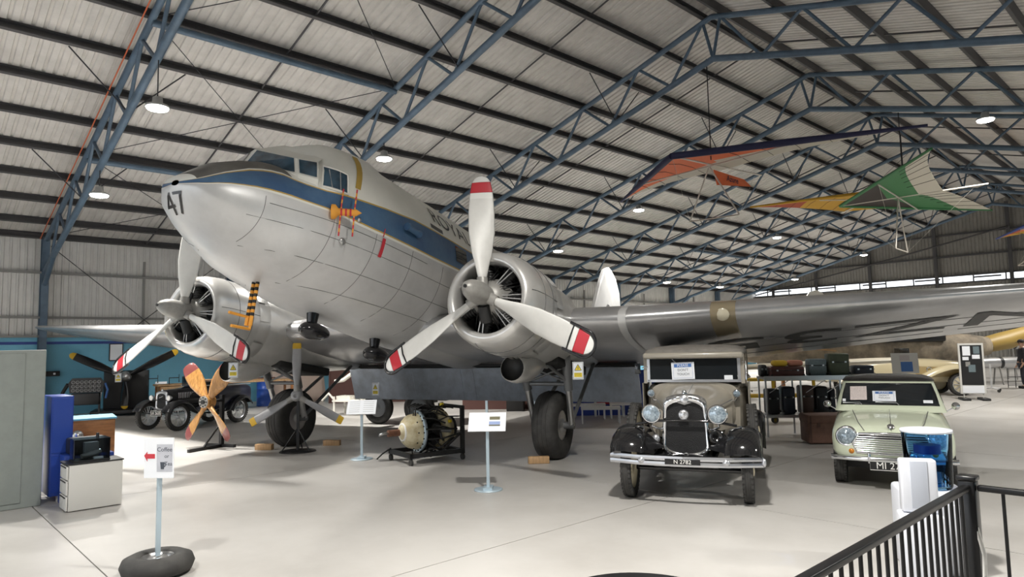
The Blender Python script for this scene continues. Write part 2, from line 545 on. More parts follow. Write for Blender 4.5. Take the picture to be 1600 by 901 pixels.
# ================================================================ the airliner
M_silver = mat('aircraft_silver', (0.66, 0.66, 0.66), 0.38, 0.25, noise=(1.6, 0.14), bump=(5, 0.06))
M_silver2 = mat('aircraft_silver_wing', (0.50, 0.50, 0.51), 0.28, 0.6, noise=(1.2, 0.2), bump=(6, 0.08))
M_cowl = mat('cowl_aluminium', (0.64, 0.63, 0.61), 0.28, 0.5, noise=(2.5, 0.12))
M_white = mat('aircraft_white', (0.86, 0.85, 0.79), 0.4, 0, noise=(2.0, 0.06))
M_pblue = mat('aircraft_blue', (0.045, 0.11, 0.23), 0.42, 0, noise=(1.7, 0.3), col2=(0.09, 0.18, 0.30))
M_yel = mat('aircraft_yellow_line', (0.55, 0.36, 0.08), 0.5)
M_glare = mat('antiglare_grey', (0.19, 0.18, 0.165), 0.7, 0, noise=(3, 0.3))
M_ochre = mat('ochre_panel', (0.50, 0.33, 0.07), 0.6)
M_seam = mat('panel_seam', (0.13, 0.13, 0.13), 0.6)
M_black = mat('gloss_black', (0.012, 0.012, 0.014), 0.18)
M_rubber = mat('tyre_rubber', (0.028, 0.027, 0.026), 0.75, 0, noise=(6, 0.3), col2=(0.05, 0.048, 0.045))
M_dark = mat('engine_dark', (0.02, 0.02, 0.02), 0.5, 0.3)
M_crank = mat('crankcase_grey', (0.34, 0.33, 0.31), 0.45, 0.3, noise=(14, .15))
M_steel = mat('bare_steel', (0.5, 0.5, 0.5), 0.3, 0.9)
M_gear = mat('gear_grey', (0.17, 0.175, 0.18), 0.45, 0.4)
M_blade = mat('blade_paint', (0.70, 0.69, 0.66), 0.4, 0, noise=(5, 0.08))
M_red = mat('signal_red', (0.52, 0.03, 0.045), 0.45)
M_tipw = mat('tip_white', (0.80, 0.79, 0.76), 0.45)
M_orange = mat('cover_orange', (0.75, 0.33, 0.04), 0.6)
M_flap = mat('flap_aluminium', (0.62, 0.69, 0.80), 0.30, 0.85, noise=(3.5, 0.25), bump=(9, 0.25))
M_wingtxt = mat('wing_letter_dark', (0.035, 0.035, 0.035), 0.55)
M_cockglass = mat('cockpit_glass', (0.05, 0.11, 0.17), 0.06, 0.0, coat=0.5, noise=(4, 0.5), col2=(0.02, 0.04, 0.06))
M_darkglass = mat('dark_glass', (0.012, 0.015, 0.018), 0.05, 0.0, coat=0.3)
M_well = mat('wheel_well_dark', (0.02, 0.02, 0.02), 0.8)

PSI, TH = radians(-66.6), radians(9.5)
plane = empty('airliner', (-10.66, 7.34, 0), PSI, 'silver twin engined propeller airliner with blue cheatline and white roof', 'airplane')
BX = Matrix.Translation((0, 0, 0.55)) @ Matrix.Rotation(-TH, 4, 'Y') @ Matrix.Translation((2.955, 0, 1.585))   # body -> empty
def part(b, name, m, parent=None):
    if parent is None:
        return b.build(name, m, plane, BX)
    return b.build(name, m, parent, BX)

FT = [(2.76, .92, .85, .06), (2.70, 1.02, .74, .30), (2.54, 1.15, .55, .48), (2.3, 1.34, .39, .63), (2.0, 1.49, .25, .78), (1.75, 1.58, .16, .89), (1.64, 1.60, .12, .94),
      (1.5, 1.68, .07, 1.00), (1.3, 1.98, .02, 1.08), (1.0, 2.14, -.05, 1.16), (.6, 2.23, -.12, 1.22), (.2, 2.32, -.18, 1.26), (-.6, 2.37, -.24, 1.3), (-2, 2.40, -.33, 1.3),
      (-5, 2.42, -.36, 1.3), (-7, 2.40, -.25, 1.28), (-9, 2.36, .05, 1.17), (-11, 2.30, .5, .98), (-13, 2.22, .98, .70), (-15, 2.13, 1.42, .40), (-16.9, 2.04, 1.75, .10)][::-1]
CH = [(-17, 1.82, 1.95), (-14, 1.62, 1.88), (-10, 1.28, 1.68), (-6, 1.12, 1.55), (-2.4, 1.04, 1.47), (-1.7, 1.0, 1.47), (-.65, .975, 1.43), (0, .97, 1.35), (.5, .96, 1.29), (.9, .97, 1.25), (1.3, .985, 1.21), (1.55, 1.0, 1.25),
      (1.8, 1.02, 1.31), (2.1, 1.01, 1.25), (2.45, .95, 1.08), (2.68, .875, .935), (2.76, .872, .895)]
NE = 2.1
def fsec(x):
    zt, zb, hw = interp(FT, x)
    return zt, zb, hw, zb + (zt - zb) * 0.47
def nexp(x, z, zc):
    if z <= zc: return NE
    return NE + 1.1 * max(0, min(1, (1.32 - x) / .2, (x + .3) / 1.0))
def fy(x, z):
    """half width of the skin at station x, height z"""
    zt, zb, hw, zc = fsec(x)
    h = (zt - zc) if z > zc else (zc - zb)
    q = min(abs(z - zc) / h, 1.0)
    ne = nexp(x, z, zc)
    return hw * max(1 - q ** ne, 0) ** (1 / ne)
def fx(y, z):
    a, b = 0.0, 2.76
    for _ in range(40):
        m_ = (a + b) / 2
        zt, zb, hw, zc = fsec(m_)
        h = (zt - zc) if z > zc else (zc - zb)
        if (abs(y) / hw) ** NE + (abs(z - zc) / h) ** NE <= 1: a = m_
        else: b = m_
    return a
def zpar(z0, z1, n, zc_all):
    """heights between z0 and z1 spaced evenly in section angle so the skin stays round"""
    zt, zb, zc = zc_all
    def ang_(z):
        h = (zt - zc) if z > zc else (zc - zb)
        return math.asin(max(-1, min(1, (z - zc) / h)))
    a0, a1 = ang_(z0), ang_(z1)
    out = []
    for i in range(n + 1):
        a = lerp(a0, a1, i / n)
        h = (zt - zc) if a > 0 else (zc - zb)
        out.append(zc + h * sin(a))
    return out
xsF = sorted(set([t[0] for t in FT] + [-1.2, -3, -4, -6, -8, -10, -12, -14, 1.88, 2.15, 2.42, 2.63, 1.15, 1.57, .8, .4, -.2]))
NB, NT = 11, 11
rows_m = [0] * NB + [1, 2] + [3] * 3 + [2, 1] + [4] * NT
fus = MB()
rings = []
for x in xsF:
    zt, zb, hw, zc = fsec(x)
    lo, hi = interp(CH, x)
    eps = (zt - zb) * 0.02
    lo = min(max(lo, zb + eps * 2), zt - eps * 6); hi = min(max(hi, lo + eps), zt - eps * 2)
    k = min(1.0, (hi - lo) / 0.30)
    pw, py_ = 0.035 * k, 0.022 * k
    half = zpar(zb, lo - pw - py_, NB, (zt, zb, zc)) + [lo - py_, lo] + [lerp(lo, hi, i / 3) for i in (1, 2)] + [hi, hi + py_] + zpar(hi + py_ + pw * 0.8, zt, NT, (zt, zb, zc))
    pts = []
    for z in half:
        pts.append(Vector((x, fy(x, z), z)))
    rings.append(pts)
nr = len(rings[0])
for side in (1, -1):
    for i in range(len(rings) - 1):
        a, b = rings[i], rings[i + 1]
        xm = (xsF[i] + xsF[i + 1]) / 2
        for j in range(nr - 1):
            mi = rows_m[j]
            if mi == 4 and xm > 1.66:
                mi = 5 if xm < 2.69 else 4
            q = [a[j], b[j], b[j + 1], a[j + 1]]
            q = [Vector((p.x, p.y * side, p.z)) for p in q]
            if side < 0: q = q[::-1]
            fus.add(q, [(0, 1, 2, 3)], mi, True)
bm = bmesh.new()
_me = fus.mesh('f', [M_silver])
bm.from_mesh(_me)
bmesh.ops.remove_doubles(bm, verts=bm.verts[:], dist=0.0005)
bmesh.ops.recalc_face_normals(bm, faces=bm.faces[:])
fme = bpy.data.meshes.new('fuselage')
bm.to_mesh(fme); bm.free()
for mm in (M_silver, M_white, M_yel, M_pblue, M_white, M_glare):
    fme.materials.append(mm)
fme.materials.pop(index=0) if len(fme.materials) > 6 else None
fme.transform(BX)
fuselage = link_mesh('fuselage', fme, plane)

def snapxz(x, z, off, side=1):
    y = fy(x, z)
    zt, zb, hw, zc = fsec(x)
    n = Vector((0, max(y / hw, 0.05) / hw, (z - zc) / ((zt - zc) ** 2 if z > zc else (zc - zb) ** 2))).normalized()
    return Vector((x, (y + n.y * off) * side, z + n.z * off))
def skin_patch(corners, off, n=6, side=1):
    """corners in (x,z): bl, br, tr, tl, draped on the skin"""
    b = MB()
    vs = []
    for i in range(n + 1):
        for j in range(n + 1):
            u, v = i / n, j / n
            x = lerp(lerp(corners[0][0], corners[1][0], u), lerp(corners[3][0], corners[2][0], u), v)
            z = lerp(lerp(corners[0][1], corners[1][1], u), lerp(corners[3][1], corners[2][1], u), v)
            vs.append(snapxz(x, z, off, side))
    w = n + 1
    return b.add(vs, [(i * w + j, (i + 1) * w + j, (i + 1) * w + j + 1, i * w + j + 1) for i in range(n) for j in range(n)], 0, True)
def skin_line(pts, r=0.006, side=1, n=5):
    out = []
    for (a, b) in zip(pts, pts[1:]):
        for i in range(n):
            t = i / n
            out.append(snapxz(lerp(a[0], b[0], t), lerp(a[1], b[1], t), 0.0, side))
    out.append(snapxz(pts[-1][0], pts[-1][1], 0.0, side))
    return out

# cockpit glazing (both sides): faceted windshield hood standing proud of the nose, side panes on the skin
def inset(q_, k=.10, off=.012):
    c_ = sum(q_, Vector()) / len(q_)
    n_ = (q_[1] - q_[0]).cross(q_[3] - q_[0]).normalized()
    if n_.dot(c_ - Vector((1.2, 0, 1.2))) < 0: n_ = -n_
    return [p.lerp(c_, k) + n_ * off for p in q_]
for side in (1, -1):
    S_ = lambda x, y, z: Vector((x, y * side, z))
    A_, D_, E_ = S_(1.80, 0, 1.55), S_(1.63, 0, 1.83), S_(1.10, 0, 2.13)
    B_, C_, G_, H_ = S_(1.58, .78, 1.38), S_(1.53, .68, 1.645), S_(1.40, .975, 1.355), S_(1.34, .885, 1.645)
    F_ = S_(1.05, .80, 1.90)
    hood_ = part(MB().add([A_, B_, C_, D_, E_, G_, H_, F_, S_(1.76, 0, 1.45), S_(1.56, .76, 1.28), S_(1.38, .96, 1.27)],
                         [(0, 1, 2, 3), (3, 2, 7, 4), (1, 5, 6, 2), (2, 6, 7), (0, 8, 9, 1), (1, 9, 10, 5)] if side > 0 else [(3, 2, 1, 0), (4, 7, 2, 3), (2, 6, 5, 1), (7, 6, 2), (1, 9, 8, 0), (5, 10, 9, 1)]), 'windshield_hood', M_white)
    for nm, q_ in (('windshield_pane', [A_, B_, C_, D_]), ('quarter_pane', [B_, G_, H_, C_])):
        v_ = inset(q_, .13 if nm[0] == 'w' else .16, .010)
        g = MB().add(v_, [(0, 1, 2, 3)]).build(nm, M_cockglass, hood_, BX)
    cs = [(1.35, 1.27), (1.00, 1.27), (1.00, 1.56), (1.28, 1.60)]
    g = part(skin_patch(cs, 0.012, 6, side), 'side_pane', M_cockglass)
    fr = MB().tube([snapxz(lerp(cs[i][0], cs[(i + 1) % 4][0], t), lerp(cs[i][1], cs[(i + 1) % 4][1], t), 0.01, side) for i in range(4) for t in (0, .25, .5, .75)], 0.018, 6, closed=True)
    fr.build('pane_frame', M_white, g, BX)
    for x in (1.24, 1.12):
        MB().tube([snapxz(x, 1.28, .016, side), snapxz(x, 1.55, .016, side)], 0.007, 5).build('pane_bar', M_steel, g, BX)
    part(skin_patch([(.86, 1.42), (.76, 1.42), (.62, 2.0), (.74, 1.98)], 0.006, 6, side), 'roof_band', M_ochre)
    # cabin windows in the blue band behind the wing root
    for k in range(7):
        x = -1.95 - k * 1.02
        part(skin_patch([(x, 1.14), (x - .42, 1.14), (x - .42, 1.42), (x, 1.42)], 0.008, 3, side), 'cabin_window', M_darkglass)
    part(skin_patch([(-1.15, 1.50), (-1.56, 1.50), (-1.56, 1.575), (-1.15, 1.575)], 0.006, 3, side), 'roof_slot', M_seam)
    # panel seams
    for z0, z1, xa, xb in ((.62, .62, 2.2, -7), (.30, .30, 2.0, -7), (.02, .02, 1.2, -7), (.82, .82, 2.0, -1)):
        part(MB().tube(skin_line([(xa, z0), (xb, z1)], n=30, side=side), 0.004, 4), 'panel_seam', M_seam)
    for x in (2.05, 1.15, .35, -.55, -1.5, -2.5):
        zt, zb, hw, zc = fsec(x)
        part(MB().tube(skin_line([(x, zb + .06), (x, .9)], n=14, side=side), 0.004, 4), 'panel_seam', M_seam)
# nose cap seam
# letters
def fine_text(txt, size, m_):
    b = MB().text(txt, size, Matrix.Identity(4), 0, 0.0, 'LEFT')
    bt = bmesh.new()
    me_ = b.mesh('t', [m_]); bt.from_mesh(me_)
    bmesh.ops.remove_doubles(bt, verts=bt.verts[:], dist=1e-5)
    bmesh.ops.triangulate(bt, faces=bt.faces[:])
    for _ in range(3):
        bmesh.ops.subdivide_edges(bt, edges=[e for e in bt.edges if e.calc_length() > size * .12], cuts=1)
        bmesh.ops.triangulate(bt, faces=bt.faces[:])
    bt.verts.index_update()
    out = MB().add([v.co.copy() for v in bt.verts], [[v.index for v in f.verts] for f in bt.faces])
    bt.free(); bpy.data.meshes.remove(me_)
    return out
def txt_skin(txt, size, x0, z0, off, name, m, slant=0.0, ext=0.0, sx=1.0):
    b = fine_text(txt, size, m)
    vs = []
    for p in b.v:
        x = x0 - p.x * sx; z = z0 + p.y + slant * p.x
        vs.append(snapxz(x, z, off))
    b.v = vs
    return part(b, name, m)
txt_skin('ROYAL', 0.40, -1.30, 1.79, 0.006, 'name_lettering', M_black, slant=-0.035, sx=1.15)
b = fine_text('47', 0.33, M_black)
b.v = [Vector((fx(-0.27 + p.x * 1.1, 0.66 + p.y) + 0.008, -0.27 + p.x * 1.1, 0.66 + p.y)) for p in b.v]
part(b, 'nose_number', M_black)
# astrodome, antenna masts, red tag, intake horn, blisters, rosette cover
part(MB().lathe([(0.33, 0.0), (0.31, 0.08), (0.24, 0.17), (0.12, 0.23), (0.02, 0.25)], (-0.15, 0, 2.31), (0, 0, 1), 18), 'astrodome', M_white)
part(skin_patch([(.235, .60), (.165, .60), (.155, .88), (.225, .88)], .012, 4), 'warning_tag', M_red)
part(MB().tube([snapxz(.22, .90, .01), snapxz(.21, 1.02, .02)], 0.008, 5), 'tag_cord', M_red)
hb = MB().lathe([(0.06, 0), (0.062, 0.03), (0.04, 0.12), (0.045, 0.30), (0.065, 0.36)], snapxz(-.25, 1.2, .07), (-1, 0, -.06), 14)
part(hb, 'vent_horn', M_pblue)
part(MB().sphere(snapxz(.95, .62, .01), (.06, .035, .05), 10, 8), 'blister', M_steel)
part(MB().sphere(snapxz(.75, .98, .01), (.04, .03, .035), 10, 8), 'blister', M_steel)
# orange covered static vent with striped rods standing off the side
c0 = snapxz(1.22, .95, .0)
ant = part(MB().lathe([(.10, 0), (.10, .05), (.05, .09), (.045, .30), (.05, .32), (.0, .40)], c0, (-.55, .83, .05), 14), 'vent_cover', M_orange)
ax = Vector((-.55, .83, .05)).normalized()
for t in (.12, .30):
    for sg in (1, -1):
        p0 = c0 + ax * t
        for k in range(6):
            a = p0 + Vector((-.03 * sg, 0, 1)) * sg * (.02 + .052 * k); e_ = p0 + Vector((-.03 * sg, 0, 1)) * sg * (.02 + .052 * (k + 1))
            MB().cyl(a, e_, .012, n=6).build('striped_rod', M_orange if k % 2 == 0 else M_red, ant, BX)
for k in range(3):
    MB().cyl(c0 + ax * (.12 + .06 * k), c0 + ax * (.145 + .06 * k), .052, n=12).build('red_band', M_red, ant, BX)
# pitot pair with striped sleeves under the nose
for dy in (-.035, .035):
    p0 = Vector((1.28, dy, fsec(1.28)[1] + .02)); p1 = p0 + Vector((.03, 0, -.62))
    for k in range(14):
        part(MB().cyl(p0.lerp(p1, k / 14), p0.lerp(p1, (k + 1) / 14), .026, n=8), 'pitot_sleeve', M_orange if k % 2 or k > 10 else M_dark)
    part(MB().tube([p1, p1 + Vector((.0, 0, -.05 if dy > 0 else .12)), p1 + Vector((.32, 0, -.06 if dy > 0 else .12))], .02, 8), 'pitot_tube', M_orange)
# teardrop loop antennas under the belly
for x, y in ((0.12, .05), (-1.5, .06)):
    zb = fsec(x)[1]
    b = MB().cyl((x, y, zb + .05), (x, y, zb - .16), .10, .075, 14)
    rr = []
    for i in range(15):
        t = i / 14
        r = .155 * sqrt(max(1 - ((t - .36) / (.36 if t < .36 else .64)) ** 2, 0.0)) + .001
        rr.append([Vector((x + .22 - .62 * t, y + r * cos(a), zb - .25 + r * .85 * sin(a))) for a in [2 * pi * j / 14 for j in range(14)]])
    b.loft(rr)
    part(b, 'loop_antenna', M_black)

# wings
def airfoil(ch, th, n=14):
    up, lo = [], []
    for i in range(n + 1):
        s_ = 0.5 * (1 - cos(pi * i / n))
        yt = 5 * th * (0.2969 * sqrt(s_) - 0.126 * s_ - 0.3516 * s_ ** 2 + 0.2843 * s_ ** 3 - 0.1036 * s_ ** 4)
        cam_ = 0.02 * (2 * s_ / .4 - (s_ / .4) ** 2) if s_ < .4 else 0.02 / .36 * (.2 + .8 * s_ - s_ ** 2)
        up.append((s_ * ch, (cam_ + yt) * ch)); lo.append((s_ * ch, (cam_ - yt) * ch))
    return up + lo[-2:0:-1]
def wing_ring(y, lex, lez, ch, th):
    return [Vector((lex - px * cos(radians(2)) - pz * 0.0, y, lez + pz - px * sin(radians(2)))) for px, pz in airfoil(ch, th)]
def wing_at(ay):
    if ay <= 4.3: return (-1.75, -.02, 4.32, .150)
    t = (ay - 4.3) / 10.0
    return (-1.75 - 2.77 * t, -.02 + .95 * t, lerp(4.32, 1.55, t), lerp(.150, .10, t))
for side, nm in ((1, 'wing'), (-1, 'wing')):
    sec_y = [0.6, 2.0, 4.3, 5.5, 7, 9, 11, 13, 14.0, 14.3]
    rr = [wing_ring(y * side, *wing_at(y)) for y in sec_y]
    lx, lz, c_, t_ = wing_at(14.3)
    for k in (0.55, 0.8, 0.95, 1.0):
        f = sqrt(max(1 - k * k, 0.004))
        rr.append(wing_ring((14.3 + .38 * k) * side, lx - (1 - f) * c_ * .45, lz + .02 * k + (1 - f) * 0, c_ * (1 - (1 - f) * .8), t_ * max(f, .3)))
    wg = part(MB().loft(rr, 0, True), 'wing', M_silver2)
    # joint strap between centre section and outer panel
    part(MB().loft([[p + Vector((0, d * side, 0)) + (p - Vector((-3.4, 4.3 * side, -.1))) * .004 for p in wing_ring(4.3 * side, *wing_at(4.3))] for d in (-.06, .06)], 0, True, caps=False), 'joint_strap', M_silver)
    # landing light window in the leading edge
    lr = [wing_ring(y * side, *wing_at(y)) for y in (5.55, 5.72, 5.9)]
    sel = lambda ring: [ring[i] + Vector((.012, 0, 0)) for i in (4, 3, 2, 1, 0, -1, -2, -3, -4, -5)]
    lt = part(MB().loft([sel(r) for r in lr], 0, True, open_ring=True), 'landing_light', mat('lens_tan', (.28, .23, .15), .12, 0, coat=.4))
    MB().lathe([(.0, .03), (.07, .026), (.10, .0)], Vector((lr[1][0].x - .02, 5.72 * side, lr[1][0].z - .06)), (.85, 0, -.5), 16).build('reflector', mat('reflector_pale', (.6, .55, .42), .2), lt, BX)
    # aileron and flap seams on the underside
    for ya, yb, fr_ in ((4.5, 9.0, .78), (9.2, 13.9, .74), (4.4, 14.0, .35), (4.4, 14.0, .55)):
        pts = []
        for i in range(13):
            y = lerp(ya, yb, i / 12)
            lx_, lz_, cc, tt = wing_at(y)
            s_ = fr_
            yt = 5 * tt * (0.2969 * sqrt(s_) - 0.126 * s_ - 0.3516 * s_ ** 2 + 0.2843 * s_ ** 3 - 0.1036 * s_ ** 4)
            cam_ = 0.02 * (2 * s_ / .4 - (s_ / .4) ** 2) if s_ < .4 else 0.02 / .36 * (.2 + .8 * s_ - s_ ** 2)
            pts.append((lx_ - s_ * cc, y * side, lz_ + (cam_ - yt) * cc - s_ * cc * .035))
        part(MB().tube(pts, .006, 4), 'panel_seam', M_seam)
def under(y, s_, off=.006):
    lx_, lz_, cc, tt = wing_at(abs(y))
    yt = 5 * tt * (0.2969 * sqrt(s_) - 0.126 * s_ - 0.3516 * s_ ** 2 + 0.2843 * s_ ** 3 - 0.1036 * s_ ** 4)
    cam_ = 0.02 * (2 * s_ / .4 - (s_ / .4) ** 2) if s_ < .4 else 0.02 / .36 * (.2 + .8 * s_ - s_ ** 2)
    return Vector((lx_ - s_ * cc, y, lz_ + (cam_ - yt) * cc - s_ * cc * .035 - off))
# serial painted under the port wing, reads from behind (tip to root), draped on the skin
b = MB().text('NZ35', 1.9, Matrix.Identity(4), 0, 0.0, 'LEFT')
bmt = bmesh.new()
_m = b.mesh('t', [M_wingtxt]); bmt.from_mesh(_m)
bmesh.ops.triangulate(bmt, faces=bmt.faces[:])
for _ in range(3):
    bmesh.ops.subdivide_edges(bmt, edges=[e for e in bmt.edges if e.calc_length() > .25], cuts=1)
    bmesh.ops.triangulate(bmt, faces=bmt.faces[:])
for v in bmt.verts:
    y = 10.9 - v.co.x * 1.25
    cc = wing_at(y)[2]
    fx_ = (0.42 * cc + v.co.y * 0.9) / cc
    v.co = BX @ under(y, min(max(fx_, .03), .97), .007)
tm = bpy.data.meshes.new('wing_serial'); bmt.to_mesh(tm); bmt.free(); tm.materials.append(M_wingtxt)
link_mesh('wing_serial', tm, plane)
# split flap hanging under the trailing edge: separate skin panels with rivet strips
fy0, fy1 = -3.05, 3.80
fl_top, fl_bot = Vector((-4.98, 0, -.34)), Vector((-5.32, 0, -1.0))
edges = [fy0, -1.35, -.12, .18, 2.3, fy1]
for a, c in zip(edges, edges[1:]):
    d = (fl_bot - fl_top)
    n_ = Vector((d.z, 0, -d.x)).normalized() * .02
    p = [Vector((fl_top.x, a + .004, fl_top.z)), Vector((fl_top.x, c - .004, fl_top.z)), Vector((fl_bot.x, c - .004, fl_bot.z)), Vector((fl_bot.x, a + .004, fl_bot.z))]
    b = MB().add(p + [q + n_ for q in p], [(0, 1, 2, 3), (7, 6, 5, 4), (0, 4, 5, 1), (1, 5, 6, 2), (2, 6, 7, 3), (3, 7, 4, 0)])
    pn = part(b, 'flap_panel', M_flap)
    for t in (.33, .62, .97):
        q0, q1 = p[0].lerp(p[3], t), p[1].lerp(p[2], t)
        MB().tube([q0 + n_ * .4, q1 + n_ * .4], .007, 5).build('rivet_strip', M_flap, pn, BX)
part(MB().box((-4.9, (fy0 + fy1) / 2, -.30), (.25, fy1 - fy0, .06)), 'flap_hinge', M_well)

# tail
def slab(poly, th, y0=0.0):
    rr = []
    n = len(poly)
    cx = sum(p[0] for p in poly) / n; cz = sum(p[1] for p in poly) / n
    for d, k in ((-th / 2, .93), (-th * .3, 1.0), (th * .3, 1.0), (th / 2, .93)):
        rr.append([Vector((cx + (p[0] - cx) * k, y0 + d, cz + (p[1] - cz) * k)) for p in poly])
    return MB().loft(rr, 0, False)
fin = [(-12.6, 2.2), (-14.3, 3.0), (-15.0, 4.1), (-15.5, 4.7), (-16.1, 4.95), (-16.55, 4.92), (-16.6, 1.9), (-15, 1.9)]
rud = [(-16.63, 4.92), (-17.2, 4.75), (-17.7, 4.35), (-17.95, 3.6), (-17.85, 2.6), (-17.4, 1.75), (-16.63, 1.65)]
part(slab(fin, .16), 'fin', M_silver)
part(slab(rud, .12), 'rudder', M_silver)
part(MB().text('47', .42, FR((-15.9, .09, 3.3), (-1, 0, 0), (0, 0, 1)), 0, .002), 'fin_number', M_black)
for side in (1, -1):
    rr = []
    for y, lx_, c_ in ((.1, -14.3, 2.7), (1.5, -14.5, 2.4), (3.2, -14.9, 1.8), (3.8, -15.2, 1.3), (4.05, -15.6, .6)):
        rr.append([Vector((lx_ - px, y * side, 2.05 + pz)) for px, pz in airfoil(c_, .09, 8)])
    part(MB().loft(rr, 0, True), 'stabilizer', M_silver)
part(MB().torus((-15.6, 0, .92), (0, 1, 0), .22, .10, 20, 8), 'tail_wheel', M_rubber)
part(MB().cyl((-15.6, .0, .95), (-15.3, 0, 1.7), .05, n=8), 'tail_strut', M_gear)
# open cabin door, swung out from the rear fuselage
dr = part(MB().rbox((-10.9, 1.75, 1.35), (.06, 1.0, 1.5), .02, 0, Matrix.Rotation(radians(18), 3, 'Z')), 'cabin_door', M_silver)
MB().rbox((-10.86, 1.75, 1.4), (.02, .6, 1.0), .008, 0, Matrix.Rotation(radians(18), 3, 'Z')).build('door_liner', M_white, dr, BX)

# engines, cowls, propellers, gear: port (+1) and starboard (-1)
def blade(mats_tip, guard):
    """blade along +z from hub, axis of rotation +x; returns list of (name, MB, mat)"""
    R = 1.755
    st = [(.10, .10, .10, 62), (.22, .12, .10, 58), (.36, .18, .085, 48), (.6, .29, .06, 38), (.9, .37, .045, 30), (1.2, .37, .034, 24), (1.41, .345, .026, 20), (1.44, .34, .025, 20), (1.50, .325, .023, 19),
          (1.505, .325, .023, 19), (1.66, .27, .018, 18), (1.665, .266, .018, 18), (1.72, .19, .015, 17), (1.745, .12, .012, 17), (1.755, .04, .008, 17)]
    rings_ = []
    for r, c_, th_, tw in st:
        a = radians(tw)
        ring = []
        for i in range(14):
            t = 2 * pi * i / 14
            u_ = c_ / 2 * cos(t); w_ = th_ / 2 * sin(t)
            ring.append(Vector((w_ * cos(a) - u_ * sin(a), u_ * cos(a) + w_ * sin(a), r)))
        rings_.append(ring)
    outp = []
    b = MB().loft(rings_[:7], 0)
    outp.append(('blade', b, M_blade))
    outp.append(('tip_band', MB().loft(rings_[6:9], 0, caps=False), M_tipw))
    outp.append(('tip_band', MB().loft(rings_[9:11], 0, caps=False), M_red))
    outp.append(('tip_band', MB().loft(rings_[11:], 0), M_tipw))
    if guard:
        path = []
        a = radians(19)
        for i in range(25):
            t = pi * i / 24
            u_ = .18 * cos(t); r = 1.60 + .175 * sin(t) ** .8
            path.append(Vector((-u_ * sin(a), u_ * cos(a), r)))
        path = [Vector((-.18 * sin(a), .18 * cos(a), 1.36))] + path + [Vector((.18 * sin(a), -.18 * cos(a), 1.36))]
        outp.append(('tip_guard', MB().tube(path, .019, 8), M_black))
        outp.append(('guard_strap', MB().tube([(-.20 * sin(a), .20 * cos(a), 1.42), (.03, 0.0, 1.425), (.20 * sin(a), -.20 * cos(a), 1.42)], .011, 6), M_black))
    return outp
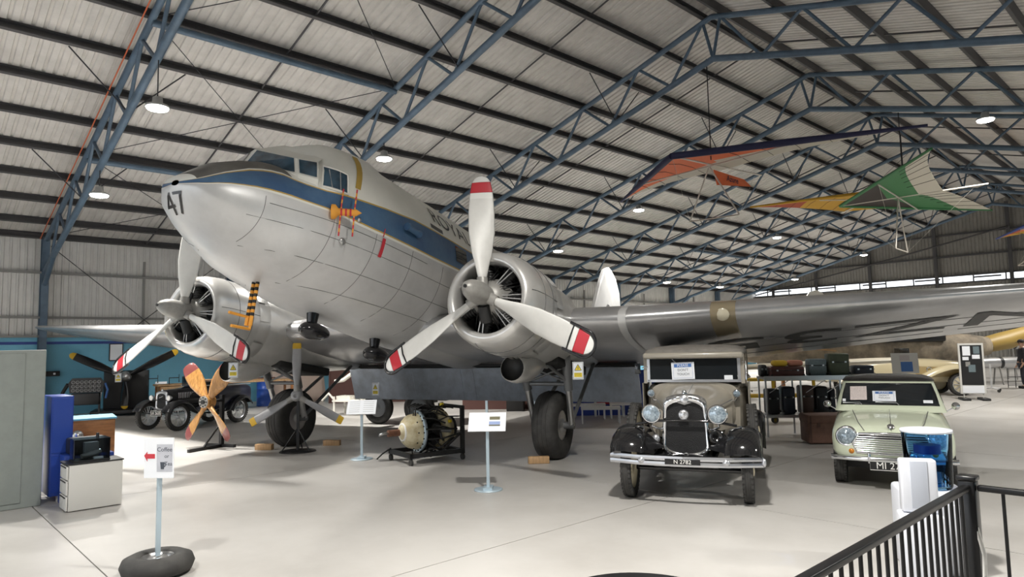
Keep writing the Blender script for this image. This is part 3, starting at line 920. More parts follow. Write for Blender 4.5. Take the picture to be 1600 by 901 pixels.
for side, ph in ((1, 4.3), (-1, 3.6)):
    cy = 2.82 * side
    C = Vector((0, cy, 0))
    prop = part(MB().cyl((-.10, cy, 0), (.12, cy, 0), .145, n=20), 'propeller', M_crank)
    prop['label'] = 'three bladed propeller with red and white tips'
    pr = lambda b, nm, m_: b.build(nm, m_, prop, BX)
    pr(MB().lathe([(.155, .08), (.16, .12), (.15, .26), (.13, .36), (.09, .45), (.04, .505), (.0, .515)], C, (1, 0, 0), 20), 'hub_dome', M_crank)
    pr(MB().cyl((.51, cy, 0), (.525, cy, 0), .025, n=8), 'dome_bolt', M_dark)
    for k in range(3):
        A = radians(ph + 120 * k)
        Rm = Matrix.Translation(C) @ Matrix.Rotation(A, 4, 'X')   # tip dir: z*cosA - y*sinA
        pr(MB().cyl(Rm @ Vector((0, 0, .05)), Rm @ Vector((0, 0, .24)), .09, .075, 16), 'blade_root', M_crank)
        for i, (nm, b, m_) in enumerate(blade(None, k != 0)):
            b.v = [Rm @ p for p in b.v]
            pr(b, nm, m_)
    CE = C + Vector((.25, 0, 0))
    # engine
    eng = part(MB().lathe([(.05, -.30), (.15, -.32), (.2, -.36), (.25, -.42), (.26, -.5), (.3, -.55), (.3, -.95)], CE, (1, 0, 0), 24), 'engine', M_crank)
    for k in range(14):
        a = 2 * pi * k / 14 + (.1 if k % 2 else 0)
        xr = -.58 if k % 2 == 0 else -.82
        d = Vector((0, cos(a), sin(a)))
        b = MB()
        for f in range(7):
            r0 = .27 + f * .04
            b.cyl(CE + Vector((xr, 0, 0)) + d * r0, CE + Vector((xr, 0, 0)) + d * (r0 + .022), .095, n=10)
        b.cyl(CE + Vector((xr, 0, 0)) + d * .25, CE + Vector((xr, 0, 0)) + d * .56, .078, n=10)
        b.build('cylinder', M_dark, eng, BX)
        for da in (-.07, .07):
            d2 = Vector((0, cos(a + da), sin(a + da)))
            MB().cyl(CE + Vector((-.40, 0, 0)) + d2 * .22, CE + Vector((xr + .1, 0, 0)) + d2 * .52, .011, n=6).build('pushrod_tube', M_steel if k % 2 == 0 else M_dark, eng, BX)
    MB().cyl(CE + Vector((-.30, 0, -.14)), CE + Vector((-.42, 0, -.34)), .085, n=12).build('sump', M_dark, eng, BX)
    MB().cyl(CE + Vector((-.30, 0, .16)), CE + Vector((-.34, 0, .34)), .05, n=10).build('governor', M_dark, eng, BX)
    part(MB().cyl((-.82, cy, 0), (-.84, cy, 0), .60, n=24), 'firewall', M_well)
    # cowl and nacelle
    cw = part(MB().lathe([(.52, -1.0), (.505, -.6), (.50, -.46), (.515, -.40), (.55, -.37), (.60, -.385), (.65, -.44), (.69, -.56), (.715, -.78), (.72, -1.0), (.715, -1.28), (.70, -1.30)], CE, (1, 0, 0), 40, caps=False), 'cowling', M_cowl)
    for xq, r_ in ((-.80, .7175), (-1.12, .72)):
        MB().torus(CE + Vector((xq, 0, 0)), (1, 0, 0), r_, .005, 40, 5).build('cowl_seam', M_seam, cw, BX)
    for a in (radians(8), radians(172), radians(255)):
        MB().tube([CE + Vector((x, r_ * cos(a), r_ * sin(a))) for x, r_ in ((-.45, .655), (-.56, .69), (-.8, .717), (-1.28, .717))], .005, 5).build('cowl_seam', M_seam, cw, BX)
    for k in range(12):
        a0 = 2 * pi * k / 12 + .03
        MB().lathe([(.70, -1.30), (.715, -1.55), (.705, -1.56), (.69, -1.30)], CE, (1, 0, 0), 5, a0=a0, a1=a0 + 2 * pi / 12 - .06).build('cowl_flap', M_cowl, cw, BX)
    rr = []
    for x, zc, ry, rz in ((-1.02, 0, .665, .665), (-1.4, -.0, .69, .69), (-1.7, -.01, .68, .68), (-2.3, -.03, .66, .67), (-3.0, -.05, .58, .60), (-3.9, -.03, .47, .50), (-4.9, .02, .33, .38), (-5.8, .05, .18, .22), (-6.5, .06, .03, .05)):
        rr.append([Vector((x, cy + ry * cos(2 * pi * j / 28), zc + rz * sin(2 * pi * j / 28))) for j in range(28)])
    part(MB().loft(rr, 0), 'nacelle', M_cowl)
    part(MB().rbox((-2.75, cy, -.60), (1.5, .8, .16), .03), 'wheel_well', M_well)
    # ventral oil cooler scoop
    sc = []
    for x, zc, r_ in ((-1.12, -.86, .185), (-1.14, -.86, .20), (-1.3, -.84, .225), (-1.6, -.78, .235), (-1.95, -.68, .2), (-2.3, -.55, .12)):
        sc.append([Vector((x, cy + r_ * cos(2 * pi * j / 20), zc + r_ * sin(2 * pi * j / 20))) for j in range(20)])
    s_o = part(MB().loft(sc, 0, True, caps=False), 'oil_cooler', M_cowl)
    MB().lathe([(.185, 0), (.17, -.12), (.0, -.13)], (-1.12, cy, -.86), (1, 0, 0), 20, caps=False).build('cooler_core', M_dark, s_o, BX)
    # undercarriage
    wc = Vector((-2.955, cy, -1.585))
    axd = (0, 1, 0)
    tyre = part(MB().lathe([(.25, -.17), (.33, -.205), (.45, -.215), (.53, -.185), (.562, -.12), (.572, -.05), (.572, .05), (.562, .12), (.53, .185), (.45, .215), (.33, .205), (.25, .17)], wc, axd, 40, caps=False), 'tyre', M_rubber)
    for q in (-.07, 0, .07):
        MB().torus(wc + Vector((0, q, 0)), axd, .571, .006, 40, 5).build('tread_rib', M_rubber, tyre, BX)
    hubw = part(MB().lathe([(.26, -.16), (.24, -.13), (.14, -.11), (.10, -.2), (.0, -.2)], wc, axd, 24), 'wheel_hub', M_steel)
    part(MB().lathe([(.26, -.16), (.24, -.13), (.14, -.11), (.10, -.2), (.0, -.2)], wc, (0, -1, 0), 24), 'wheel_hub', M_steel)
    for k in range(8):
        a = 2 * pi * k / 8
        for sg in (-1, 1):
            MB().cyl(wc + Vector((.19 * cos(a), sg * .12, .19 * sin(a))), wc + Vector((.19 * cos(a), sg * .145, .19 * sin(a))), .028, n=8).build('hub_bolt', M_dark, hubw, BX)
    for sg in (-1, 1):
        t0 = Vector((-2.35, cy + sg * .40, -.45)); t1 = wc + Vector((0, sg * .33, 0))
        mid = t0.lerp(t1, .5)
        part(MB().cyl(t0, mid, .075, n=12), 'gear_leg', M_gear)
        part(MB().cyl(mid, t1, .055, n=12), 'oleo_strut', M_steel)
        part(MB().cyl(t1 + Vector((0, -sg * .14, 0)), t1 + Vector((0, sg * .05, 0)), .06, n=12), 'axle_boss', M_gear)
        part(MB().cyl(t0.lerp(t1, .4), Vector((-2.0, cy + sg * .12, -.60)), .032, n=8), 'gear_brace', M_gear)
        part(MB().cyl(t1 + Vector((0, 0, .05)), Vector((-4.4, cy + sg * .25, -.35)), .035, n=8), 'drag_strut', M_gear)
    ca, cb = Vector((-2.35, cy - .4, -.45)).lerp(wc + Vector((0, -.33, 0)), .42), Vector((-2.35, cy + .4, -.45)).lerp(wc + Vector((0, .33, 0)), .42)
    part(MB().cyl(ca, cb, .035, n=10), 'gear_crossbar', M_gear)
    part(MB().cyl(ca + Vector((.02, 0, .02)), cb + Vector((.02, 0, .3)), .02, n=6), 'gear_crossbar', M_gear)
    part(MB().cyl(cb + Vector((.02, 0, .02)), ca + Vector((.02, 0, .3)), .02, n=6), 'gear_crossbar', M_gear)

# ================================================================ cars
M_chrome = mat('chrome', (0.75, 0.76, 0.78), 0.10, 1.0)
M_nickel = mat('bumper_metal', (0.62, 0.63, 0.66), 0.28, 0.8)
M_beige = mat('car_beige', (0.33, 0.30, 0.25), 0.28, 0, coat=0.4)
M_beige_roof = mat('car_roof_fabric', (0.20, 0.185, 0.165), 0.8, 0, noise=(9, 0.2))
M_fender = mat('fender_black', (0.008, 0.008, 0.009), 0.10, 0, coat=0.6)
M_cream = mat('wheel_cream', (0.60, 0.53, 0.38), 0.4)
M_lens = mat('lamp_lens', (0.42, 0.50, 0.56), 0.08, 0.35, noise=(40, 0.5), col2=(0.16, 0.21, 0.26))
M_amber = mat('amber_lens', (0.55, 0.20, 0.02), 0.2)
M_mini = mat('mini_cream_green', (0.62, 0.67, 0.52), 0.16, 0, coat=0.6)
M_miniroof = mat('mini_roof_black', (0.022, 0.019, 0.018), 0.22, 0, coat=0.4)
M_paper = mat('paper_white', (0.80, 0.82, 0.86), 0.7)
M_paperpink = mat('paper_pinkish', (0.66, 0.58, 0.56), 0.7, 0, noise=(60, 0.25))
M_blueprint = mat('print_blue', (0.06, 0.16, 0.42), 0.6)
M_ink = mat('print_ink', (0.06, 0.07, 0.09), 0.7)
M_plate = mat('plate_black', (0.01, 0.01, 0.011), 0.35)
M_carcream = mat('car_cream', (0.66, 0.57, 0.37), 0.25, 0, coat=0.4)
M_cartan = mat('car_tan', (0.42, 0.31, 0.14), 0.3, 0, coat=0.3)
M_core = mat('radiator_core', (0.008, 0.008, 0.009), 0.55, 0.2, bump=(90, 0.5))
M_trimd = mat('interior_dark', (0.012, 0.011, 0.011), 0.7)

def tyre_part(parent, c, axis, R, w, name='tyre', grooves=3):
    r0 = R * .70
    t = MB().lathe([(r0, -w * .38), (R * .82, -w * .5), (R * .93, -w * .49), (R * .985, -w * .36), (R, -w * .1), (R, w * .1), (R * .985, w * .36), (R * .93, w * .49), (R * .82, w * .5), (r0, w * .38)], c, axis, 32, caps=False).build(name, M_rubber, parent)
    a = Vector(axis).normalized()
    for q in range(grooves):
        off = (q - (grooves - 1) / 2) * w * .22
        MB().torus(Vector(c) + a * off, axis, R * .997, .005, 32, 4).build('tread_rib', M_rubber, t)
    # shoulder lugs
    b = MB()
    u, wv, ax_ = basis_from(axis)
    for k in range(36):
        t_ = 2 * pi * k / 36
        d = u * cos(t_) + wv * sin(t_)
        tg = -u * sin(t_) + wv * cos(t_)
        for sg in (-1, 1):
            M3 = Matrix((d, tg, ax_)).transposed()
            b.box(Vector(c) + d * (R * .975) + ax_ * (sg * w * .37), (.016, R * .09, w * .22), 0, M3)
    b.build('tread_lugs', M_rubber, t)['kind'] = 'stuff'
    return t
def wire_wheel(parent, c, axis, R, w, rim_m, n=20, hub_r=.07, name='wheel'):
    """thing part 'wheel' (rim) with tyre, spokes and hub as sub-parts"""
    rr = R * .72
    wh = MB().lathe([(rr, -w * .36), (rr * .93, -w * .25), (rr * .91, 0), (rr * .93, w * .25), (rr, w * .36)], c, axis, 32, caps=False).build(name, rim_m, parent)
    tyre_part(wh, c, axis, R, w)
    u, wv, ax_ = basis_from(axis)
    b = MB()
    for k in range(n):
        t_ = 2 * pi * k / n
        d = u * cos(t_) + wv * sin(t_)
        d2 = u * cos(t_ + (.25 if k % 2 else -.25)) + wv * sin(t_ + (.25 if k % 2 else -.25))
        b.cyl(Vector(c) + d2 * hub_r + ax_ * (w * .38 if k % 2 else -w * .2), Vector(c) + d * rr * .93, .006, n=5)
    b.build('spokes', rim_m, wh)['kind'] = 'stuff'
    MB().lathe([(hub_r, -w * .3), (hub_r, w * .35), (hub_r * .75, w * .55), (0.0, w * .6)], c, axis, 16).build('hub_cap', rim_m, wh)
    return wh
def fender(path, y0, y1, crown, name, m, parent, n=8, lip=.05):
    """path: list of (x,z); cross section from y0 (inner) to y1 (outer) with crown and a rolled outer lip"""
    rings_ = []
    k = len(path)
    for i, (x, z) in enumerate(path):
        a = path[max(i - 1, 0)]; c = path[min(i + 1, k - 1)]
        d = Vector((c[0] - a[0], 0, c[1] - a[1])).normalized()
        nrm = Vector((-d.z, 0, d.x))
        if nrm.z < 0 and abs(nrm.z) > .3: nrm = -nrm
        ring = []
        for j in range(n + 1):
            t = j / n
            hgt = crown * (1 - (2 * t - 1) ** 2) - lip * max(0, t - .85) / .15
            ring.append(Vector((x, lerp(y0, y1, t), z)) + nrm * hgt)
        ring += [p - nrm * .012 for p in ring[::-1]]
        rings_.append(ring)
    return MB().loft(rings_, 0, True).build(name, m, parent)
def smooth_path(pts, n=5):
    out = []
    P_ = [Vector((p[0], 0, p[1])) for p in pts]
    for i in range(len(P_) - 1):
        p0, p1, p2, p3 = P_[max(i - 1, 0)], P_[i], P_[i + 1], P_[min(i + 2, len(P_) - 1)]
        for j in range(n):
            t = j / n
            q = 0.5 * ((2 * p1) + (-p0 + p2) * t + (2 * p0 - 5 * p1 + 4 * p2 - p3) * t * t + (-p0 + 3 * p1 - 3 * p2 + p3) * t ** 3)
            out.append((q.x, q.z))
    out.append((P_[-1].x, P_[-1].z))
    return out
def ssec(x, zb, zt, hw, n=3.0, k=28, taper=1.0):
    """closed superellipse section at station x"""
    zc, hh = (zb + zt) / 2, (zt - zb) / 2
    ring = []
    for i in range(k):
        a = 2 * pi * i / k
        c_, s_ = cos(a), sin(a)
        y = hw * math.copysign(abs(c_) ** (2 / n), c_); z = hh * math.copysign(abs(s_) ** (2 / n), s_)
        w = lerp(1.0, taper, max(0, z / hh))
        ring.append(Vector((x, y * w, zc + z)))
    return ring
def dont_touch(parent_loc, M, name_label, w=.30, h=.24):
    """sheet of paper with the do-not-touch print; M maps local xy to the sheet plane"""
    e = MB().box((0, 0, 0), (w, h, .003)).build('notice', M_paper, None, M)
    tag(e, name_label, 'notice')
    MB().box((0, h * .31, .003), (w * .76, h * .2, .001)).build('notice_header', M_blueprint, e, M)
    for a, b_ in (((-.42, .44), (.42, .44)), ((.42, .44), (.42, -.42)), ((.42, -.42), (-.42, -.42)), ((-.42, -.42), (-.42, .44))):
        MB().box(((a[0] + b_[0]) / 2 * w, (a[1] + b_[1]) / 2 * h, .003), (abs(a[0] - b_[0]) * w + .002, abs(a[1] - b_[1]) * h + .002, .001)).build('notice_border', M_blueprint, e, M)
    MB().text('PLEASE', h * .21, M @ Matrix.Translation((0, h * .31, .0045)), 0, .0005).build('notice_text', M_paper, e)
    MB().text("DON'T", h * .20, M @ Matrix.Translation((0, h * .04, .004)), 0, .0005).build('notice_text', M_ink, e)
    MB().text('TOUCH', h * .20, M @ Matrix.Translation((0, -h * .20, .004)), 0, .0005).build('notice_text', M_ink, e)
    return e

# ---------------------------------------------------------------- beige 1930s saloon
ta = empty('vintage_saloon', (-4.72, 7.30, 0), radians(-63.5), 'beige 1930s saloon with black wings and twin bar bumper', 'car')
def A(b, nm, m, par=None): return b.build(nm, m, par or ta)
# bonnet and scuttle
rr = [ssec(-.02, .66, 1.20, .245, 3.2, taper=.92), ssec(-.3, .66, 1.235, .31, 3.0, taper=.9), ssec(-.7, .66, 1.275, .41, 2.9, taper=.9), ssec(-1.02, .66, 1.31, .50, 2.9, taper=.9), ssec(-1.18, .62, 1.33, .56, 3.2, taper=.93)]
hood = A(MB().loft(rr), 'bonnet', M_beige)
A(MB().tube([(-.02, 0, 1.205), (-.5, 0, 1.255), (-1.05, 0, 1.318)], .006, 5), 'bonnet_hinge', M_chrome, hood)
for s in (1, -1):
    A(MB().tube([(-.04, .245 * s, 1.04), (-.6, .385 * s, 1.08), (-1.04, .505 * s, 1.12)], .006, 5), 'bonnet_seam', M_seam, hood)
    for k in range(14):
        x = -.25 - k * .05
        A(MB().box((x, (.318 + (-.25 - x) * .27) * s, .90), (.012, .02, .26), 0), 'louvre', M_beige, hood)
# radiator shell and core
def rad_outline(w, zb, zt, n=10):
    p = [(-w, zb + .10)]
    p += [(-w * (1 - .10 * t), lerp(zb + .1, zt - .10, t)) for t in (.5, 1)]
    for i in range(1, n):
        a = pi - pi * i / n
        p.append((w * .90 * cos(a), zt - .10 + .10 * sin(a)))
    p += [(w * .90, zt - .10), (w * .95, lerp(zb + .1, zt - .1, .5)), (w, zb + .10)]
    for i in range(1, n):
        a = -pi * i / n
        p.append((w * cos(a), zb + .10 + .10 * sin(a)))
    return p
RM = FR((0.045, 0, 0), (0, 1, 0), (0, 0, 1))
po, pi_ = rad_outline(.285, .50, 1.27), rad_outline(.245, .55, 1.175)
b = MB()
for za, zb_, oo, ii in ((-.07, .02, po, pi_),):
    n = len(po)
    vs = [RM @ Vector((p[0], p[1], za)) for p in po] + [RM @ Vector((p[0], p[1], zb_)) for p in po] + [RM @ Vector((p[0], p[1], zb_ + .012)) for p in ii] + [RM @ Vector((p[0], p[1], za)) for p in ii]
    b.add(vs, [(r * n + i, r * n + (i + 1) % n, ((r + 1) % 4) * n + (i + 1) % n, ((r + 1) % 4) * n + i) for r in range(4) for i in range(n)], 0, True)
rad = A(b, 'radiator_shell', M_chrome)
A(MB().prism(pi_, .03, RM @ Matrix.Translation((0, 0, -.03))), 'radiator_core', M_core, rad)
A(MB().prism([(-.235, .0), (-.2, .08), (-.09, .105), (0, .065), (.09, .105), (.2, .08), (.235, .0), (.2, .03), (.09, .05), (0, .02), (-.09, .05), (-.2, .03)], .014, RM @ Matrix.Translation((0, 1.115, .0))), 'radiator_scroll', M_chrome, rad)
A(MB().lathe([(.03, 0), (.03, .03), (.02, .045), (0, .05)], (0.01, 0, 1.265), (0, 0, 1), 12), 'radiator_cap', M_chrome, rad)
A(MB().lathe([(.0, .01), (.035, .012), (.05, 0)], (.075, 0, 1.205), (1, 0, .1), 16), 'radiator_badge', M_nickel, rad)
bd = A(MB().lathe([(0, .018), (.05, .015), (.065, 0), (.05, -.01)], (.12, -.01, 1.02), (1, 0, 0), 18), 'grille_badge', M_nickel)
A(MB().torus((.135, -.01, 1.02), (1, 0, 0), .035, .006, 18, 6), 'badge_ring', M_chrome, bd)
A(MB().tube([(.10, -.60, .90), (.11, -.35, .945), (.12, 0, .955), (.11, .35, .945), (.10, .60, .90)], .016, 8), 'lamp_bar', M_fender)
for s in (1, -1):
    h = A(MB().lathe([(.02, -.16), (.07, -.13), (.105, -.05), (.115, 0), (.12, .012), (.108, .02)], (.16, .39 * s, 1.035), (1, 0, 0), 24), 'headlamp', M_chrome)
    A(MB().lathe([(.108, .012), (.09, .03), (.05, .042), (0, .046)], (.16, .39 * s, 1.035), (1, 0, 0), 24), 'lens', M_lens, h)
    A(MB().tube([(.12, .39 * s, .93), (.10, .40 * s, .88), (.06, .30 * s, .84), (.02, .27 * s, .86)], .014, 8), 'lamp_bracket', M_chrome, h)
    cl = A(MB().lathe([(.015, -.09), (.04, -.06), (.055, 0), (.05, .012)], (-1.03, .57 * s, 1.20), (1, 0, 0), 18), 'cowl_lamp', M_chrome)
    A(MB().lathe([(.05, .008), (.03, .02), (0, .024)], (-1.03, .57 * s, 1.20), (1, 0, 0), 16), 'lens', M_lens, cl)
    A(MB().tube([(-1.06, .57 * s, 1.145), (-1.07, .55 * s, 1.10), (-1.10, .50 * s, 1.10)], .011, 7), 'lamp_bracket', M_chrome, cl)
A(MB().lathe([(.0, -.1), (.035, -.06), (.045, .0), (.085, .06), (.09, .07), (.05, .06), (0, .0)], (.06, .36, .77), (1, .1, 0), 18), 'horn', M_fender)
A(MB().sphere((.05, -.36, .72), (.05, .05, .06), 12, 8), 'mirror_ball', M_nickel)
# body, roof
rr = [ssec(-1.14, .56, 1.345, .60, 5, 32), ssec(-1.4, .54, 1.355, .675, 6, 32), ssec(-2.2, .54, 1.36, .72, 6, 32), ssec(-2.8, .56, 1.36, .70, 6, 32), ssec(-3.1, .62, 1.34, .60, 4, 32)]
body = A(MB().loft(rr), 'body', M_beige)
def cab_ring(z, xf, xr, hw, r=.12, n=5):
    ring = []
    for cx, cy, a0 in ((xf - r, hw - r, 0), (xr + r, hw - r, pi / 2), (xr + r, -hw + r, pi), (xf - r, -hw + r, 3 * pi / 2)):
        for i in range(n + 1):
            a = a0 + pi / 2 * i / n
            ring.append(Vector((cx + r * cos(a), cy + r * sin(a), z)))
    return ring
roof = A(MB().loft([cab_ring(1.70, -1.13, -2.98, .665, .10), cab_ring(1.755, -1.10, -3.0, .68, .12), cab_ring(1.80, -1.16, -2.96, .655, .16), cab_ring(1.84, -1.35, -2.8, .55, .2), cab_ring(1.86, -1.6, -2.6, .36, .2)]), 'roof', M_beige_roof)
A(MB().rbox((-1.08, 0, 1.715), (.14, 1.34, .085), .03), 'sun_visor', M_beige, roof)
for s in (1, -1):
    for xa, xb, xw in ((-1.17, -1.14, .05), (-2.0, -2.0, .07), (-2.9, -2.9, .14)):
        A(MB().box(((xa + xb) / 2, .655 * s, 1.53), (xw, .05, .40)), 'pillar', M_beige, body)
    A(MB().box((-1.57, .668 * s, 1.53), (.78, .012, .36)), 'side_window', M_darkglass, body)
    A(MB().box((-2.43, .668 * s, 1.53), (.78, .012, .36)), 'side_window', M_darkglass, body)
    A(MB().rbox((-1.6, .716 * s, 1.02), (.76, .012, .62), .005), 'door', M_beige, body)
    A(MB().tube([(-1.88, .735 * s, 1.18), (-1.80, .75 * s, 1.185), (-1.76, .75 * s, 1.175)], .009, 6), 'door_handle', M_chrome, body)
    A(MB().tube([(-1.14, .62 * s, 1.365), (-2.0, .725 * s, 1.375), (-3.0, .68 * s, 1.36)], .012, 6), 'belt_moulding', M_beige, body)
A(MB().box((-2.98, 0, 1.53), (.03, 1.2, .36)), 'rear_panel', M_beige, body)
# windscreen
ws = A(MB().box((-1.135, 0, 1.535), (.012, 1.17, .315)), 'windscreen', M_darkglass)
for c, d in (((-1.13, 0, 1.365), (.03, 1.27, .035)), ((-1.13, 0, 1.695), (.03, 1.27, .03)), ((-1.13, .61, 1.53), (.03, .04, .35)), ((-1.13, -.61, 1.53), (.03, .04, .35))):
    A(MB().box(c, d), 'windscreen_frame', M_nickel, ws)
A(MB().tube([(-1.115, -.28, 1.67), (-1.11, -.12, 1.50)], .006, 5), 'wiper', M_steel, ws)
A(MB().box((-1.118, .47, 1.41), (.004, .11, .06)), 'windscreen_sticker', M_paper, ws)
A(MB().cyl((-1.1, -.70, 1.55), (-1.1, -.62, 1.56), .008, n=6), 'mirror_arm', M_chrome)
A(MB().rbox((-1.1, -.76, 1.54), (.02, .08, .15), .008), 'door_mirror', M_darkglass)
A(MB().tube([(-1.12, .66, 1.62), (-1.10, .70, 1.63), (-1.10, .70, 1.38)], .01, 6), 'mirror_arm', M_chrome)
# wings, running boards, wheels
for s in (1, -1):
    p = smooth_path([(.44, .60), (.36, .72), (.15, .82), (-.12, .83), (-.38, .72), (-.62, .50), (-.85, .36), (-1.05, .32)])
    if s > 0: fender(p, .46, .87, .05, 'front_wing', M_fender, ta)
    else: fender(p, -.46, -.87, .05, 'front_wing', M_fender, ta)
    # wing skirt towards the chassis
    A(MB().add([(.40, .46 * s, .62), (.1, .46 * s, .80), (-.3, .46 * s, .76), (-.62, .46 * s, .50), (-.7, .30 * s, .45), (-.3, .27 * s, .62), (.1, .25 * s, .62)], [(0, 1, 6), (1, 2, 5, 6), (2, 3, 4, 5)]), 'wing_skirt', M_fender)
    A(MB().rbox((-1.75, .70 * s, .31), (1.5, .30, .035), .012), 'running_board', M_fender)
    pr_ = smooth_path([(-2.15, .33), (-2.25, .55), (-2.42, .74), (-2.65, .80), (-2.9, .72), (-3.05, .5), (-3.1, .36)])
    fender(pr_, .55 * s, .90 * s, .05, 'rear_wing', M_fender, ta)
    wire_wheel(ta, (0, .70 * s, .365), (0, s, 0), .365, .125, M_cream, 20)
    wire_wheel(ta, (-2.63, .70 * s, .365), (0, s, 0), .365, .125, M_cream, 16)
    wire_wheel(ta, (-.80, .77 * s, .74), (0, s, .06), .345, .125, M_cream, 16, name='spare_wheel')
A(MB().box((-1.4, 0, .48), (3.2, .75, .14)), 'chassis', M_fender)
A(MB().cyl((0, -.62, .36), (0, .62, .36), .03, n=8), 'front_axle', M_fender)
A(MB().rbox((.02, 0, .50), (.10, .56, .12), .03), 'crank_apron', M_fender)
A(MB().torus((.10, .0, .53), (1, 0, 0), .032, .012, 16, 6), 'crank_ring', M_chrome)
bp_ = A(MB().tube([(.34, -.86, .535), (.46, -.5, .535), (.50, 0, .535), (.46, .5, .535), (.34, .86, .535)], .001, 4), 'bumper', M_nickel)
for z in (.555, .49):
    pts = [(.32, -.88, z), (.45, -.5, z), (.49, 0, z), (.45, .5, z), (.32, .88, z)]
    rr = []
    for i, q in enumerate(pts):
        rr.append([Vector((q[0] + dx, q[1], q[2] + dz)) for dx, dz in ((.008, -.024), (.014, 0), (.008, .024), (-.006, .024), (-.006, -.024))])
    A(MB().loft(rr, 0, False), 'bumper_bar', M_nickel, bp_)
for y in (-.48, .48):
    A(MB().lathe([(.0, .03), (.03, .026), (.042, .0)], (.455, y, .5225), (1, 0, 0), 14), 'bumper_clamp', M_nickel, bp_)
    A(MB().cyl((.44, y, .52), (.0, y * .7, .46), .018, n=8), 'bumper_iron', M_fender, bp_)
A(MB().sphere((.33, .885, .52), (.03, .025, .05), 10, 8), 'bumper_end', M_nickel, bp_)
pl = A(MB().box((.508, 0, .5225), (.006, .40, .062)), 'number_plate', M_plate)
A(MB().text('N 2782', .066, FR((.513, 0, .5225), (0, 1, 0), (0, 0, 1)), 0, .001), 'plate_characters', M_tipw, pl)
def on_car(car, M):   # car-local frame -> world
    return Matrix.Translation(car.location) @ Matrix.Rotation(car.rotation_euler.z, 4, 'Z') @ M
dont_touch(None, on_car(ta, FR((-1.092, -.13, 1.505), (0, 1, 0.03), (0, -.03, 1))), "white do not touch notice in the beige saloon's windscreen", .31, .235)

# ---------------------------------------------------------------- small cream-green two-door with black roof
mn = empty('small_saloon', (-3.22, 9.78, 0), radians(-71.5), 'small pale green saloon with black roof and chrome grille', 'car')
def Bm(b, nm, m, par=None): return b.build(nm, m, par or mn)
rr = [ssec(.505, .40, .62, .46, 3.0, 32), ssec(.49, .36, .70, .58, 3.4, 32), ssec(.44, .345, .755, .645, 4, 32), ssec(.34, .34, .80, .682, 4.2, 32), ssec(.1, .34, .845, .70, 4.2, 32, .97), ssec(-.25, .34, .90, .705, 4.2, 32, .94), ssec(-.46, .33, .935, .705, 4.4, 32, .93),
      ssec(-.9, .30, .94, .705, 5, 32, .95), ssec(-1.8, .30, .93, .705, 5, 32, .95), ssec(-2.25, .34, .89, .69, 4.4, 32), ssec(-2.45, .38, .82, .64, 3.6, 32), ssec(-2.5, .42, .74, .55, 3, 32)]
mbody = Bm(MB().loft(rr), 'body', M_mini)
gh = Bm(MB().loft([cab_ring(.90, -.36, -2.30, .675, .10), cab_ring(.96, -.43, -2.24, .66, .12), cab_ring(1.27, -.79, -2.0, .575, .14), cab_ring(1.30, -.83, -1.97, .565, .15)]), 'cabin', M_mini)
Bm(MB().loft([cab_ring(1.295, -.80, -1.99, .585, .15), cab_ring(1.315, -.83, -1.96, .57, .16), cab_ring(1.345, -.98, -1.85, .48, .2), cab_ring(1.36, -1.2, -1.7, .3, .15)]), 'roof', M_miniroof)
# glass: quads lying just outside the cabin faces
def face_quad(zl, zh, kind, s=1, inset=.05):
    def row(z):
        t = (z - .96) / (1.27 - .96)
        return lerp(-.43, -.79, t), lerp(-2.24, -2.0, t), lerp(.66, .575, t)
    a, c = row(zl), row(zh)
    if kind == 'front':
        return [Vector((a[0] + .008, -a[2] + inset + .06, zl)), Vector((a[0] + .008, a[2] - inset - .06, zl)), Vector((c[0] + .008, c[2] - inset - .05, zh)), Vector((c[0] + .008, -c[2] + inset + .05, zh))]
    return [Vector((a[0] - .14, s * (a[2] + .006), zl)), Vector((a[1] + .2, s * (a[2] + .006), zl)), Vector((c[1] + .2, s * (c[2] + .006), zh)), Vector((c[0] - .14, s * (c[2] + .006), zh))]
q = face_quad(.99, 1.255, 'front', inset=.0)
wsm = Bm(MB().add(q + [p - Vector((.006, 0, .004)) for p in q], [(0, 1, 2, 3), (7, 6, 5, 4), (0, 4, 5, 1), (1, 5, 6, 2), (2, 6, 7, 3), (3, 7, 4, 0)]), 'windscreen', M_darkglass)
Bm(MB().tube([q[0].lerp(q[1], t) for t in (0, .5)] + [q[1].lerp(q[2], t) for t in (0, .5)] + [q[2].lerp(q[3], t) for t in (0, .5)] + [q[3].lerp(q[0], t) for t in (0, .5)], .012, 6, closed=True), 'windscreen_seal', M_black, wsm)
Bm(MB().tube([p + Vector((.006, 0, 0)) for p in (q[0], q[0].lerp(q[1], .5), q[1], q[1].lerp(q[2], .5), q[2], q[2].lerp(q[3], .5), q[3], q[3].lerp(q[0], .5))], .005, 6, closed=True), 'windscreen_trim', M_chrome, wsm)
for s in (1, -1):
    qs = face_quad(1.0, 1.245, 'side', s)
    Bm(MB().add(qs, [(0, 1, 2, 3)]), 'side_window', M_darkglass, gh)
def on_ws(u, v, off=.012):   # point on the windscreen, u across 0..1, v up 0..1
    p = q[0].lerp(q[1], u).lerp(q[3].lerp(q[2], u), v)
    return p + Vector((off * .65, 0, off * .75))
upv = (q[3] - q[0]); upv = Vector((upv.x, 0, upv.z)).normalized()
for u0, u1 in ((.60, .36), (.22, .02)):
    Bm(MB().tube([on_ws(u0, -.06, .02), on_ws(u0 - .02, .03, .022), on_ws(u1, .0 if u0 < .5 else .06, .02)], .006, 5), 'wiper', M_nickel, wsm)
dont_touch(None, on_car(mn, FR(on_ws(.455, .36, .014), (0, 1, 0), upv)), 'white do not touch notice in the small green saloon', .285, .20)
